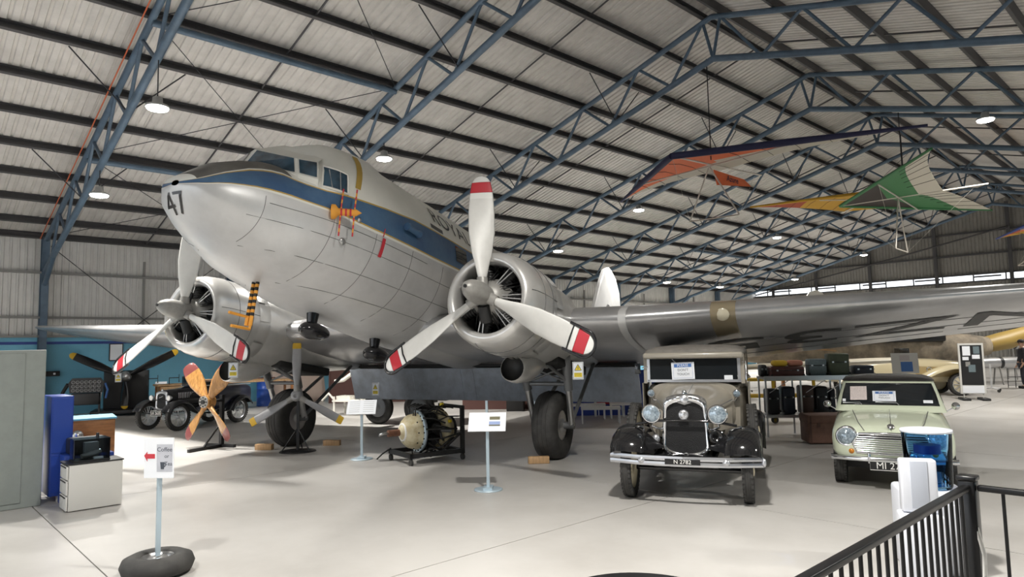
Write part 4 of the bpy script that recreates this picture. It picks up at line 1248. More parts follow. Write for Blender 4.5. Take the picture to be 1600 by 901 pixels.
pk = MB().box((0, 0, 0), (.21, .27, .003)).build('notice', M_paperpink, None, on_car(mn, FR(on_ws(.17, .50, .012), (0, 1, 0.02), upv)))
tag(pk, 'pinkish typed sheet in the small green saloon windscreen', 'notice')
Bm(MB().box((0, 0, 0), (.11, .055, .002)).__class__().box((0, 0, 0), (.11, .055, .002)), 'licence_sticker', M_paper, wsm).matrix_local = FR(on_ws(.90, .14, .008), (0, 1, 0), upv)
Bm(MB().box((0, 0, 0), (.04, .05, .002)), 'licence_sticker', M_paper, wsm).matrix_local = FR(on_ws(.025, .16, .008), (0, 1, 0), upv)
# bonnet seams, badge, grille, lamps, bumper
for s in (1, -1):
    Bm(MB().tube([(.475, .30 * s, .735), (.3, .37 * s, .822), (-.1, .42 * s, .888), (-.36, .45 * s, .915)], .005, 5), 'bonnet_seam', M_seam, mbody)
    hl = Bm(MB().lathe([(.135, -.07), (.132, .0), (.118, .02), (.104, .012)], (.475, .505 * s, .655), (1, .06 * s, .10), 26), 'headlamp', M_chrome)
    Bm(MB().lathe([(.110, .006), (.09, .028), (.05, .042), (0, .046)], (.475, .505 * s, .655), (1, .06 * s, .10), 26), 'lens', M_lens, hl)
    ind = Bm(MB().lathe([(.04, -.02), (.038, .015), (.025, .032), (0, .038)], (.482, .455 * s, .475), (1, 0, 0), 16), 'indicator', M_amber)
    Bm(MB().torus((.49, .455 * s, .475), (1, 0, 0), .04, .006, 16, 5), 'indicator_bezel', M_chrome, ind)
    Bm(MB().rbox((.54, .26 * s, .40), (.035, .035, .13), .012), 'overrider', M_chrome)
    tyre_part(mn, (0, .615 * s, .25), (0, s, 0), .25, .15)
    Bm(MB().lathe([(.17, .03), (.13, .06), (.05, .05), (0, .06)], (0, .615 * s, .25), (0, s, 0), 20), 'wheel_disc', M_steel)
    tyre_part(mn, (-2.03, .60 * s, .25), (0, s, 0), .25, .15)
    Bm(MB().tube([(-.30, .66 * s, .93), (-.28, .72 * s, .97), (-.28, .76 * s, .99)], .008, 6), 'mirror_stem', M_chrome)
    Bm(MB().lathe([(.0, .05), (.04, .03), (.05, 0), (.045, -.005)], (-.29, .76 * s, 1.0), (1, 0, 0), 14), 'wing_mirror', M_chrome)
Bm(MB().tube([(.50, 0, .745), (.2, 0, .85), (-.36, 0, .935)], .004, 5), 'bonnet_crease', M_chrome, mbody)
Bm(MB().lathe([(.0, .012), (.03, .01), (.042, 0)], (.43, 0, .79), (.7, 0, .7), 16), 'bonnet_badge', M_chrome, mbody)
gr = Bm(MB().tube([(.515, -.36, .70), (.525, 0, .712), (.515, .36, .70), (.51, .44, .585), (.505, .40, .46), (.515, 0, .45), (.505, -.40, .46), (.51, -.44, .585)], .014, 8, closed=True), 'grille', M_chrome)
Bm(MB().prism([(-.36, .70), (.36, .70), (.44, .585), (.40, .46), (-.40, .46), (-.44, .585)], .006, FR((.497, 0, 0), (0, 1, 0), (0, 0, 1))), 'grille_back', M_trimd, gr)
for i in range(9):
    z = .475 + i * .0265
    w = lerp(.40, .44, min(1, (z - .46) / .125)) if z < .585 else lerp(.44, .36, (z - .585) / .115)
    Bm(MB().tube([(.508, -w, z), (.522, -w * .5, z), (.527, 0, z), (.522, w * .5, z), (.508, w, z)], .0075, 6), 'grille_bar', M_chrome, gr)
rr = []
for y in [-.70, -.66, -.5, -.25, 0, .25, .5, .66, .70]:
    xo = .535 - .10 * (abs(y) / .7) ** 3
    rr.append([Vector((xo + dx, y, .385 + dz)) for dx, dz in ((.0, -.035), (.018, -.02), (.022, 0), (.018, .02), (.0, .035), (-.01, .0))])
Bm(MB().loft(rr), 'bumper', M_chrome)
mp_ = Bm(MB().box((.555, .0, .315), (.012, .52, .115)), 'number_plate', M_plate)
Bm(MB().text('MI 2791', .115, FR((.563, 0, .315), (0, 1, 0), (0, 0, 1)), 0, .001), 'plate_characters', M_tipw, mp_)
Bm(MB().tube([(.562, -.255, .262), (.562, .255, .262), (.562, .255, .368), (.562, -.255, .368)], .004, 5, closed=True), 'plate_border', M_tipw, mp_)
Bm(MB().box((-1.0, 0, .28), (2.2, 1.1, .14)), 'underbody', M_trimd)

# ---------------------------------------------------------------- small black 1920s tourer by the blue wall
au = empty('vintage_tourer', (-18.45, 5.30, 0), radians(-66), 'small black 1920s tourer with wire wheels and silver radiator', 'car')
def Am(b, nm, m, par=None): return b.build(nm, m, par or au)
M_tour = mat('tourer_black', (0.012, 0.013, 0.016), 0.22, 0, coat=0.3)
M_tourblue = mat('tourer_navy', (0.012, 0.016, 0.035), 0.3, 0, coat=0.3)
rr = [ssec(.02, .50, .98, .21, 3.4, 24), ssec(-.4, .50, 1.0, .26, 3.2, 24), ssec(-.85, .48, 1.04, .36, 3.2, 24)]
bon = Am(MB().loft(rr), 'bonnet', M_tour)
for s in (1, -1):
    for k in range(10):
        Am(MB().box((-.25 - k * .045, (.24 + k * .006) * s, .84), (.012, .02, .14)), 'louvre', M_nickel, bon)
tb = MB().loft([ssec(-.85, .40, 1.05, .38, 4, 24), ssec(-1.2, .38, 1.02, .50, 5, 24), ssec(-1.9, .38, 1.02, .53, 5, 24), ssec(-2.35, .42, 1.02, .48, 4.5, 24), ssec(-2.55, .5, .98, .38, 4, 24)])
tbd = Am(tb, 'body', M_tourblue)
Am(MB().rbox((-1.35, 0, 1.035), (.55, .8, .03), .012), 'cockpit_opening', M_trimd, tbd)
Am(MB().rbox((-1.62, 0, 1.02), (.16, .8, .16), .05), 'seat_back', M_trimd)
for s in (1, -1):
    Am(MB().tube([(-.9, .42 * s, 1.05), (-1.4, .52 * s, 1.03), (-2.4, .49 * s, 1.02)], .012, 6), 'coaming', M_nickel, tbd)
    p = smooth_path([(.36, .48), (.26, .62), (.03, .72), (-.25, .66), (-.5, .45), (-.75, .34)])
    fender(p, .36 * s, .66 * s, .03, 'front_wing', M_tour, au)
    p = smooth_path([(-1.55, .36), (-1.68, .55), (-1.92, .70), (-2.15, .68), (-2.32, .5)])
    fender(p, .46 * s, .70 * s, .03, 'rear_wing', M_tour, au)
    wire_wheel(au, (0, .51 * s, .345), (0, s, 0), .345, .10, M_nickel, 18, .05)
    wire_wheel(au, (-1.93, .51 * s, .345), (0, s, 0), .345, .10, M_nickel, 18, .05)
    h = Am(MB().lathe([(.02, -.10), (.05, -.06), (.07, 0), (.065, .012)], (.10, .30 * s, .80), (1, 0, 0), 18), 'headlamp', M_nickel)
    Am(MB().lathe([(.065, .008), (.04, .025), (0, .03)], (.10, .30 * s, .80), (1, 0, 0), 18), 'lens', M_tipw, h)
Am(MB().tube([(.08, -.36, .74), (.08, .36, .74)], .012, 6), 'lamp_bar', M_tour)
po2, pi2 = [(x * .72, z * .62 + .18) for x, z in rad_outline(.285, .50, 1.27)], [(x * .72, z * .62 + .18) for x, z in rad_outline(.235, .56, 1.17)]
RM2 = FR((.04, 0, 0), (0, 1, 0), (0, 0, 1))
n = len(po2)
vs = [RM2 @ Vector((p[0], p[1], -.05)) for p in po2] + [RM2 @ Vector((p[0], p[1], .02)) for p in po2] + [RM2 @ Vector((p[0], p[1], .03)) for p in pi2] + [RM2 @ Vector((p[0], p[1], -.05)) for p in pi2]
rd = Am(MB().add(vs, [(r * n + i, r * n + (i + 1) % n, ((r + 1) % 4) * n + (i + 1) % n, ((r + 1) % 4) * n + i) for r in range(4) for i in range(n)], 0, True), 'radiator_shell', M_nickel)
Am(MB().prism(pi2, .02, RM2 @ Matrix.Translation((0, 0, -.02))), 'radiator_core', M_core, rd)
Am(MB().tube([(.065, -.06, .80), (.066, .06, .84)], .008, 5), 'radiator_script', M_nickel, rd)
Am(MB().lathe([(.03, 0), (.03, .03), (0, .05)], (.03, 0, .965), (0, 0, 1), 12), 'radiator_cap', M_nickel, rd)
pl2 = Am(MB().box((.20, 0, .43), (.012, .36, .13)), 'number_plate', M_plate)
Am(MB().text('LK 2635', .095, FR((.208, 0, .43), (0, 1, 0), (0, 0, 1)), 0, .001), 'plate_characters', M_tipw, pl2)
Am(MB().tube([(.208, -.175, .37), (.208, .175, .37), (.208, .175, .49), (.208, -.175, .49)], .005, 5, closed=True), 'plate_border', M_tipw, pl2)
Am(MB().tube([(.12, -.45, .42), (.17, 0, .40), (.12, .45, .42)], .014, 6), 'front_axle', M_tour)
Am(MB().rbox((-1.15, .56, .36), (.7, .22, .03), .01), 'running_board', M_tour)
Am(MB().rbox((-1.15, -.56, .36), (.7, .22, .03), .01), 'running_board', M_tour)
Am(MB().rbox((-.88, 0, 1.16), (.03, .74, .26), .01), 'windscreen', M_darkglass)

# ---------------------------------------------------------------- cream roadster far right
cr = empty('cream_roadster', (-6.82, 26.4, 0), radians(40), 'cream and tan vintage roadster with spoked wheel behind the small saloon', 'car')
def Cm(b, nm, m, par=None): return b.build(nm, m, par or cr)
rr = [ssec(.55, .45, 1.0, .25, 3, 24), ssec(.2, .42, 1.12, .42, 3, 24), ssec(-.5, .40, 1.2, .55, 3.2, 24), ssec(-1.3, .38, 1.24, .66, 3.6, 24), ssec(-2.4, .38, 1.22, .70, 4, 24), ssec(-3.2, .42, 1.12, .66, 3.4, 24), ssec(-3.9, .5, .95, .45, 3, 24)]
cb = Cm(MB().loft(rr), 'body', M_carcream)
for s in (1, -1):
    Cm(MB().add([(.2, .47 * s, .62), (-1.3, .675 * s, .6), (-1.3, .685 * s, .98), (.2, .475 * s, .90)], [(0, 1, 2, 3)]), 'side_panel', M_cartan, cb)
    for x in (-.5, -.85):
        Cm(MB().torus((x, .63 * s, .86), (0, 1, 0), .07, .025, 14, 6), 'exhaust_pipe', M_chrome, cb)
    p = smooth_path([(.62, .38), (.5, .68), (.2, .93), (-.2, .98), (-.7, .85), (-1.2, .62), (-1.8, .40), (-2.3, .36)])
    fender(p, .50 * s, .92 * s, .05, 'front_wing', M_carcream, cr, lip=.10)
    p = smooth_path([(-2.5, .36), (-2.7, .7), (-3.05, .9), (-3.4, .8), (-3.7, .45)])
    fender(p, .50 * s, .9 * s, .05, 'rear_wing', M_carcream, cr, lip=.10)
    for xw in (0.05, -3.05):
        wh = MB().lathe([(.27, .05), (.2, .075), (.08, .06), (.06, .10), (0, .11)], (xw, .70 * s, .37), (0, s, 0), 24).build('wheel', M_cream, cr)
        tyre_part(wh, (xw, .70 * s, .37), (0, s, 0), .37, .17)
        for k in range(10):
            a = 2 * pi * k / 10
            MB().cyl((xw + .08 * cos(a), .785 * s, .37 + .08 * sin(a)), (xw + .25 * cos(a), .775 * s, .37 + .25 * sin(a)), .018, n=6).build('spoke', M_chrome, wh)
        MB().torus((xw, .775 * s, .37), (0, 1, 0), .275, .012, 24, 6).build('rim_ring', M_chrome, wh)
    Cm(MB().lathe([(.02, -.14), (.09, -.08), (.12, 0), (.1, .02)], (.42, .40 * s, .98), (1, 0, 0), 18), 'headlamp', M_chrome)
Cm(MB().rbox((-1.4, 0, 1.42), (.03, 1.1, .30), .01), 'windscreen', M_darkglass)

# ================================================================ exhibits on the floor, left to middle
M_locker = mat('locker_grey_green', (0.30, 0.33, 0.31), 0.5, 0, noise=(8, 0.08))
M_bluemetal = mat('blue_painted_metal', (0.02, 0.06, 0.33), 0.35)
M_cabgrey = mat('cabinet_pale_grey', (0.60, 0.59, 0.56), 0.5)
M_acryl = glass_mat('acrylic', (.62, .66, .68))
M_wood = mat('varnished_wood', (0.36, 0.15, 0.05), 0.35, 0, noise=(4, 0.4), stretch=(1, 1, 6))
M_pine = mat('pine_block', (0.48, 0.30, 0.15), 0.6, 0, noise=(5, 0.3), stretch=(1, 6, 1))
M_propwood = mat('propeller_wood', (0.50, 0.25, 0.075), 0.22, 0, noise=(3.2, 0.45), stretch=(9, 9, .7), coat=.5)
M_propred = mat('propeller_tip_brown', (0.20, 0.05, 0.045), 0.3, 0, coat=.4)
M_standblack = mat('stand_black', (0.012, 0.012, 0.013), 0.45)
M_greyblade = mat('grey_blade', (0.36, 0.36, 0.37), 0.42, 0.2, noise=(6, 0.1))
M_tipyel = mat('tip_yellow', (0.68, 0.42, 0.03), 0.45)
M_polegal = mat('stand_post_pale_blue', (0.45, 0.55, 0.62), 0.35, 0.4)
M_drum = mat('drum_blue', (0.02, 0.08, 0.40), 0.3)
M_engcream = mat('engine_cream', (0.62, 0.56, 0.38), 0.4, 0, noise=(9, 0.3), col2=(0.45, 0.36, 0.2))
M_rust = mat('rusty_shaft', (0.22, 0.10, 0.06), 0.6, 0.3, noise=(18, .4))
M_hose = mat('hose_black', (0.012, 0.012, 0.012), 0.4)
M_warny = mat('warning_yellow', (0.80, 0.62, 0.03), 0.5)
M_clear = mat('sleeve_clear_grey', (0.55, 0.57, 0.58), 0.25)
M_tarp = mat('dust_sheet', (0.45, 0.36, 0.31), 0.8, 0, bump=(6, .5))
M_brown = mat('partition_brown', (0.085, 0.035, 0.028), 0.7)
M_whitemach = mat('machine_white', (0.66, 0.64, 0.58), 0.4)
M_bluepart = mat('partition_blue', (0.015, 0.045, 0.28), 0.5)
M_redboard = mat('board_red', (0.42, 0.02, 0.035), 0.5)
M_benchw = mat('bench_white', (0.66, 0.66, 0.67), 0.45)
M_skyprint = mat('print_sky', (0.30, 0.38, 0.62), 0.6)
M_landprint = mat('print_land', (0.16, 0.15, 0.09), 0.6)
M_gauge = mat('gauge_face', (0.05, 0.05, 0.05), 0.3)

# grey locker at the edge of the picture, blue cabinet, drawer unit, glass case
e = empty('metal_locker', (-10.83, 1.08, 0), 0, 'tall grey green metal locker at the edge of the picture', 'locker')
MB().rbox((0, 0, .985), (.55, 1.08, 1.97), .012).build('body', M_locker, e)
MB().rbox((.283, -.10, 1.0), (.014, .84, 1.86), .006).build('door', M_locker, e)
MB().rbox((.30, -.43, 1.62), (.03, .03, .22), .008).build('handle', M_steel, e)
MB().box((.292, -.42, 1.40), (.004, .08, .10)).build('label_card', M_paper, e)
e = empty('blue_cabinet', (-10.92, 1.83, 0), 0, 'narrow blue painted metal cabinet between locker and drawer unit', 'cabinet')
MB().rbox((0, 0, .72), (.60, .25, 1.28), .01).build('body', M_bluemetal, e)
MB().box((.305, 0, .98), (.008, .22, .70)).build('upper_panel', M_bluemetal, e)
MB().box((.305, 0, .36), (.008, .22, .46)).build('lower_panel', M_bluemetal, e)
MB().cyl((.22, 0, .0), (.22, 0, .09), .03, n=10).build('foot', M_cabgrey, e)
MB().cyl((-.22, 0, .0), (-.22, 0, .09), .03, n=10).build('foot', M_cabgrey, e)
e = empty('drawer_unit', (-10.01, 2.06, 0), 0, 'pale grey three drawer office pedestal with glass case on top', 'cabinet')
MB().rbox((0, .01, .285), (.40, .58, .55), .006).build('body', M_cabgrey, e)
MB().box((0, 0, .568), (.42, .62, .014)).build('top', M_standblack, e)
for z, h in ((.10, .17), (.285, .17), (.465, .16)):
    d = MB().rbox((0, -.295, z), (.38, .02, h), .006).build('drawer', M_cabgrey, e)
    MB().box((0, -.309, z + h * .4), (.30, .008, .012)).build('drawer_lip', M_standblack, d)
e = empty('display_case', (-10.00, 2.03, .576), 0, 'clear acrylic case with engine parts on the drawer unit', 'display case')
c = MB()
for cc, d in (((0, -.19, .135), (.28, .006, .27)), ((0, .19, .135), (.28, .006, .27)), ((.14, 0, .135), (.006, .38, .27)), ((-.14, 0, .135), (.006, .38, .27)), ((0, 0, .27), (.29, .39, .006))):
    MB().box(cc, d).build('pane', M_acryl, e)
MB().box((0, 0, .01), (.29, .39, .02)).build('base', M_standblack, e)
MB().cyl((.05, -.10, .06), (-.02, .12, .10), .03, n=12).build('machined_shaft', M_steel, e)
MB().rbox((-.05, .02, .12), (.10, .16, .2), .01).build('mechanism', M_gear, e)
MB().box((.06, .08, .03), (.07, .1, .02)).build('caption_card', M_paper, e)
MB().cyl((0, .08, .273), (0, .08, .33), .018, n=8).build('top_knob', M_standblack, e)
tag(MB().rbox((-10.42, 2.08, .72), (.34, .42, .20), .02).build('radio_set', M_standblack), 'dark metal radio box behind the acrylic case', 'box')
tag(MB().rbox((-10.42, 2.08, .31), (.38, .55, .62), .01).build('blue_box', M_bluemetal), 'blue metal box behind the drawer unit', 'box')
e = empty('wooden_cabinet', (-12.0, 2.35, 0), radians(-8), 'varnished wooden cabinet with pale top behind the blue cabinet', 'cabinet')
MB().rbox((0, 0, .47), (.7, .75, .94), .01).build('body', M_wood, e)
MB().box((0, 0, .952), (.74, .79, .024)).build('top', M_dado, e)
MB().lathe([(.0, .05), (.06, .04), (.085, 0)], (.36, -.1, .72), (1, 0, 0), 16).build('bell', M_chrome, e)

# coffee sign standing in a tyre
def lying_tyre(e, R, r, rim):
    t = MB().lathe([(R - 2 * r, .03), (R - 1.9 * r, .0), (R - r, -.0), (R - .25 * r, r * .35), (R, r), (R - .25 * r, r * 1.65), (R - r, 2 * r), (R - 1.9 * r, 2 * r - .01), (R - 2 * r, 2 * r - .04)], (0, 0, 0), (0, 0, 1), 40, caps=False).build('tyre', M_rubber, e)
    MB().lathe([(R - 1.95 * r, 2 * r - .02), (R - 2.3 * r, 2 * r - .05), (.10, 2 * r - .06), (.08, 2 * r - .03), (0, 2 * r - .03)], (0, 0, 0), (0, 0, 1), 32, caps=False).build('wheel_disc', rim, e)
    for k in range(8):
        a = 2 * pi * k / 8
        MB().cyl((.135 * cos(a), .135 * sin(a), 2 * r - .07), (.135 * cos(a), .135 * sin(a), 2 * r - .045), .016, n=8).build('wheel_bolt', M_dark, e)
    return t
e = empty('coffee_sign', (-6.53, 1.86, 0), 0, 'white coffee or tea sign on a pole standing in a tyre', 'sign')
lying_tyre(e, .295, .085, M_steel)
MB().box((0, 0, .50), (.035, .035, .70)).build('pole', M_polegal, e)
SM = FR((.025, -.015, .985), (.76, .65, 0), (.02, -.02, 1))
MB().box((0, 0, 0), (.275, .345, .008), 0, None).build('board', M_paper, e, SM)
MB().box((.055, .0, .005), (.145, .235, .001)).build('photo_panel', mat('photo_grey', (.52, .53, .58), .6, noise=(9, .15)), e, SM)
MB().prism([(-.135, .02), (-.105, .055), (-.105, .035), (-.035, .035), (-.035, -.005), (-.105, -.005), (-.105, -.03)], .002, SM @ Matrix.Translation((0, .0, .0045))).build('arrow', M_red, e)
for t_, x, y, sz in (('Coffee', .055, .072, .052), ('or', .075, .015, .045), ('Tea', .09, -.05, .048)):
    MB().text(t_, sz, SM @ Matrix.Translation((x, y, .006)), 0, .0005).build('lettering', M_ink, e)
MB().prism([(.015, -.035), (.055, -.035), (.05, -.095), (.022, -.095)], .002, SM @ Matrix.Translation((0, 0, .0055))).build('cup_print', M_ink, e)
MB().tube([(.055, -.045, .007), (.072, -.055, .007), (.055, -.075, .007)], .004, 5).build('cup_handle_print', M_ink, e, SM)

# low info stands
def info_stand(loc, rz, label, pics):
    e = empty('info_stand', loc, rz, label, 'sign', 'slanted info stands on posts')
    MB().lathe([(0, 0), (.19, 0), (.19, .012), (.17, .018), (0, .018)], (0, 0, 0), (0, 0, 1), 28).build('base_disc', M_polegal, e)
    MB().box((0, 0, .032), (.22, .12, .03)).build('base_plate', M_polegal, e)
    MB().box((0, 0, .44), (.04, .04, .80)).build('post', M_polegal, e)
    PM = FR((0, 0, .89), (0, 1, 0), (-.66, 0, .75))
    MB().box((0, 0, 0), (.50, .30, .012)).build('panel', M_paper, e, PM)
    if pics:
        MB().box((.10, .055, .0075), (.14, .05, .001)).build('picture', M_landprint, e, PM)
        MB().box((.10, -.035, .0075), (.15, .075, .001)).build('picture', M_skyprint, e, PM)
        MB().box((.10, -.06, .0085), (.15, .02, .001)).build('picture_ground', M_landprint, e, PM)
    else:
        for k in range(6):
            for sx in (-.12, .12):
                MB().box((sx, .11 - k * .042, .0075), (.18, .008, .001)).build('text_line', M_clear, e, PM)
    return e
info_stand((-6.97, 6.03, 0), radians(-47), 'slanted white info stand with two pictures in front of the near wheel', True)
info_stand((-10.55, 6.24, 0), radians(-40), 'slanted white info stand with text sheets, left of the display engine', False)

# hazard cards hanging from the aircraft
def warn_card(loc, rz, label):
    e = empty('warning_card', loc, rz, label, 'sign', 'electrical hazard cards')
    K = FR((0, 0, 0), (0, 1, 0), (0, 0, 1))
    MB().box((0, 0, 0), (.17, .27, .006)).build('sleeve', M_clear, e, K)
    MB().box((0, .0, .004), (.135, .23, .002)).build('card', M_paper, e, K)
    MB().prism([(-.052, .0), (.052, .0), (0, .09)], .002, K @ Matrix.Translation((0, .005, .005))).build('triangle', M_warny, e)
    MB().prism([(-.008, .012), (.012, .03), (.002, .034), (.012, .065), (-.012, .04), (0, .036)], .002, K @ Matrix.Translation((0, .005, .007))).build('bolt_symbol', M_ink, e)
    for a_, b_ in (((-.052, 0), (.052, 0)), ((.052, 0), (0, .09)), ((0, .09), (-.052, 0))):
        MB().tube([(a_[0], a_[1] + .005, .007), (b_[0], b_[1] + .005, .007)], .004, 4).build('triangle_edge', M_ink, e, K)
    MB().box((0, -.065, .005), (.12, .065, .002)).build('caption_block', M_warny, e, K)
    MB().text('DANGER', .024, K @ Matrix.Translation((0, -.05, .0065)), 0, .0004).build('caption', M_ink, e)
    MB().text('HIGH VOLTAGE', .014, K @ Matrix.Translation((0, -.078, .0065)), 0, .0004).build('caption', M_ink, e)
    return e
warn_card((-12.36, 4.70, 1.57), radians(-40), 'yellow hazard card on the oil cooler of the far engine')
warn_card((-6.98, 7.90, 1.50), radians(-50), 'yellow hazard card hanging beside the near landing gear leg')
warn_card((-12.30, 7.60, 1.07), radians(-66), 'yellow hazard card on the lowered wing flap')
warn_card((-23.25, 5.40, 1.20), radians(-22), 'yellow hazard card on the black propeller by the blue wall')
# wooden chocks
for loc, rz, lab in (((-7.90, 7.92, .056), -40, 'pine block in front of the near main wheel'), ((-13.05, 5.58, .056), -50, 'pine block in front of the far main wheel'), ((-12.55, 6.75, .05), -50, 'small dark block behind the far main wheel')):
    o = MB().rbox((0, 0, 0), (.12, .34, .11), .008).build('wheel_chock', M_pine)
    o.location = loc; o.rotation_euler = (0, 0, radians(rz))
    tag(o, lab, 'chock', 'timber wheel chocks')

# black three-blade propeller and cockpit panel against the blue wall
e = empty('propeller_display', (-24.4, 5.95, 0), radians(-18), 'black three bladed propeller with yellow tips on a black plinth', 'propeller')
MB().rbox((0, 0, .12), (1.3, 1.9, .12), .02).build('platform', M_standblack, e)
for y in (-.8, .8):
    MB().cyl((.5, y, 0), (.5, y, .07), .06, n=12).build('castor', M_rubber, e)
    MB().cyl((-.5, y, 0), (-.5, y, .07), .06, n=12).build('castor', M_rubber, e)
MB().rbox((-.25, -.05, .78), (.5, 1.25, 1.2), .02).build('cabinet', M_standblack, e)
MB().cyl((.0, 0, 1.2), (.38, 0, 1.2), .09, n=16).build('shaft', M_standblack, e)
MB().lathe([(.16, 0), (.17, .08), (.15, .2), (.09, .28), (0, .31)], (.34, -.05, 1.20), (1, 0, 0), 20).build('hub', M_steel, e)
for a, nm in ((62, 1), (-64, 2), (180, 3)):
    A_ = radians(a)
    st = [(.12, .12, .11, 50), (.4, .2, .09, 42), (.8, .28, .06, 32), (1.2, .27, .04, 26), (1.5, .24, .03, 22), (1.52, .235, .03, 22), (1.62, .18, .02, 20), (1.67, .06, .01, 20)]
    if nm == 3: st = [(r * .6, c_, t_, w_) for r, c_, t_, w_ in st]
    rg = []
    for r, c_, t_, tw in st:
        tt = radians(tw)
        rg.append([Vector((.42 + t_ / 2 * sin(q_) * cos(tt) - c_ / 2 * cos(q_) * sin(tt), -.05 + (c_ / 2 * cos(q_) * cos(tt) + t_ / 2 * sin(q_) * sin(tt)) * cos(A_) + r * sin(A_), 1.20 - (c_ / 2 * cos(q_) * cos(tt) + t_ / 2 * sin(q_) * sin(tt)) * sin(A_) + r * cos(A_))) for q_ in [2 * pi * j / 12 for j in range(12)]])
    bl = MB().loft(rg[:6]).build('blade', M_black, e)
    MB().loft(rg[5:]).build('blade_tip', M_tipyel, bl)
MB().rbox((.3, .95, .9), (.5, .34, .02), .005, 0, Matrix.Rotation(radians(20), 3, 'Y')).build('reading_board', M_paper, e)
MB().cyl((.25, .95, .15), (.25, .95, .88), .02, n=8).build('board_post', M_standblack, e)
MB().cyl((.25, -.75, .18), (.1, -.72, .75), .02, n=8).build('guard_rail', M_steel, e)
e = empty('instrument_panel', (-23.6, 4.65, 0), radians(-20), 'black aircraft instrument panel on a wheeled stand by the blue wall', 'instrument panel')
MB().prism([(-.42, .78), (-.46, 1.08), (-.36, 1.22), (.36, 1.22), (.46, 1.08), (.42, .78)], .06, FR((.0, 0, 0), (0, 1, 0), (0, 0, 1))).build('panel', M_standblack, e)
for r in range(3):
    for k in range(7):
        g = MB().lathe([(.048, 0), (.05, .015), (.042, .02), (0, .014)], (.062, -.33 + k * .11, .86 + r * .12), (1, 0, 0), 14).build('gauge', M_gauge, e)
        MB().torus((.08, -.33 + k * .11, .86 + r * .12), (1, 0, 0), .043, .005, 14, 5).build('gauge_ring', M_steel, g)
MB().rbox((.05, 0, .60), (.30, .72, .34), .02).build('console', M_standblack, e)
for y in (-.34, .34):
    MB().box((0, y, .38), (.05, .05, .72)).build('leg', M_standblack, e)
    MB().cyl((.1, y * .6, .06), (.1, y * .6 + .03, .06), .06, n=14).build('castor', M_tipw, e)
    MB().box((.0, y, .035), (.5, .05, .05)).build('skid', M_standblack, e)
MB().tube([(.0, -.48, 1.05), (-.1, -.62, .8), (-.1, -.66, .3), (-.05, -.6, .06)], .05, 8).build('harness', M_trimd, e)
MB().tube([(.0, .48, 1.05), (.02, .55, .85), (.0, .5, .6)], .03, 8).build('harness', M_blueprint, e)
o = MB().box((WX + .01, 5.95, 1.98), (.02, .42, .58)).build('wall_notice', M_standblack); tag(o, 'black framed white notice on the blue wall behind the propeller', 'notice')
MB().box((WX + .022, 5.95, 1.98), (.008, .36, .52)).build('notice_sheet', M_paper, o)
o = MB().rbox((WX + .05, 3.75, 1.55), (.1, .14, .3), .01).build('switch_box', M_cabgrey); tag(o, 'pale switch box on the blue wall left of the instrument panel', 'switch')
MB().cyl((WX + .10, 3.75, 1.6), (WX + .115, 3.75, 1.6), .03, n=10).build('switch_knob', M_standblack, o)
o = MB().rbox((WX + .06, 4.12, 1.33), (.1, .46, .16), .01).build('wall_device', M_standblack); tag(o, 'black device with sticker on the blue wall', 'device')
MB().box((WX + .113, 4.2, 1.33), (.004, .06, .06)).build('device_sticker', M_paper, o)
# work table with timber against the wall
e = empty('work_table', (-22.6, 8.4, 0), radians(-6), 'long wooden work table with timber and tools behind the black tourer', 'table')
MB().rbox((0, 0, .93), (.8, 4.2, .05), .01).build('top', M_pine, e)
MB().rbox((.1, -1.7, .64), (.6, .62, .50), .01).build('pine_drawer_box', M_pine, e)
for x in (-.35, .35):
    for y in (-2.0, 2.0):
        MB().box((x, y, .45), (.07, .07, .9)).build('leg', M_wood, e)
for i, (x, y, l) in enumerate(((.1, .2, 2.6), (-.1, .5, 2.2), (.22, -.4, 1.6))):
    o = MB().rbox((0, 0, 0), (.14, l, .035), .004).build('timber_plank', M_pine if i != 1 else M_brown)
    o.location = (-22.6 + x, 8.4 + y, .975 + .036 * i); o.rotation_euler = (0, 0, radians(-4 - 3 * i))
    tag(o, ('long pale plank on the work table', 'dark brown plank on the work table', 'short pale plank on top of the work table pile')[i], 'plank')
for i, y in enumerate((7.0, 7.6)):
    o = empty('bench_vice', (-22.3, y - .9, .957), 0, ('dark clamp frame at the near end of the work table', 'dark clamp frame beside the planks on the work table')[i], 'clamp')
    MB().tube([(0, -.14, 0), (0, -.14, .2), (0, .14, .2), (0, .14, .06)], .015, 6).build('frame', M_standblack, o)
    MB().cyl((0, .14, .2), (0, .14, .3), .01, n=6).build('screw', M_standblack, o)

# wooden four-blade propeller on black stand
wp = empty('wooden_propeller', (-14.16, 5.17, 0), radians(-66), 'varnished wooden four bladed propeller on a black steel stand', 'propeller')
def wooden_blade(A_, L):
    st = [(.05, .10, .12, 60), (.16, .14, .11, 52), (.28, .22, .07, 40), (.45, .31, .05, 30), (.60, .335, .038, 24), (.70, .325, .03, 22), (.80, .30, .027, 20), (.87, .24, .022, 20), (.90, .12, .015, 20)]
    rg = []
    for r, c_, t_, tw in st:
        r *= L / .9
        tt = radians(tw)
        rg.append([Vector((.36 + t_ / 2 * sin(q_) * cos(tt) - c_ / 2 * cos(q_) * sin(tt), (c_ / 2 * cos(q_) * cos(tt) + t_ / 2 * sin(q_) * sin(tt)) * cos(A_) + r * sin(A_), .93 - (c_ / 2 * cos(q_) * cos(tt) + t_ / 2 * sin(q_) * sin(tt)) * sin(A_) + r * cos(A_))) for q_ in [2 * pi * j / 14 for j in range(14)]])
    return rg
for a in (-38, 38, 142, -142):
    rg = wooden_blade(radians(a), .92)
    bl = MB().loft(rg[:6]).build('blade', M_propwood, wp)
    MB().loft(rg[5:]).build('blade_sheath', M_propred, bl)
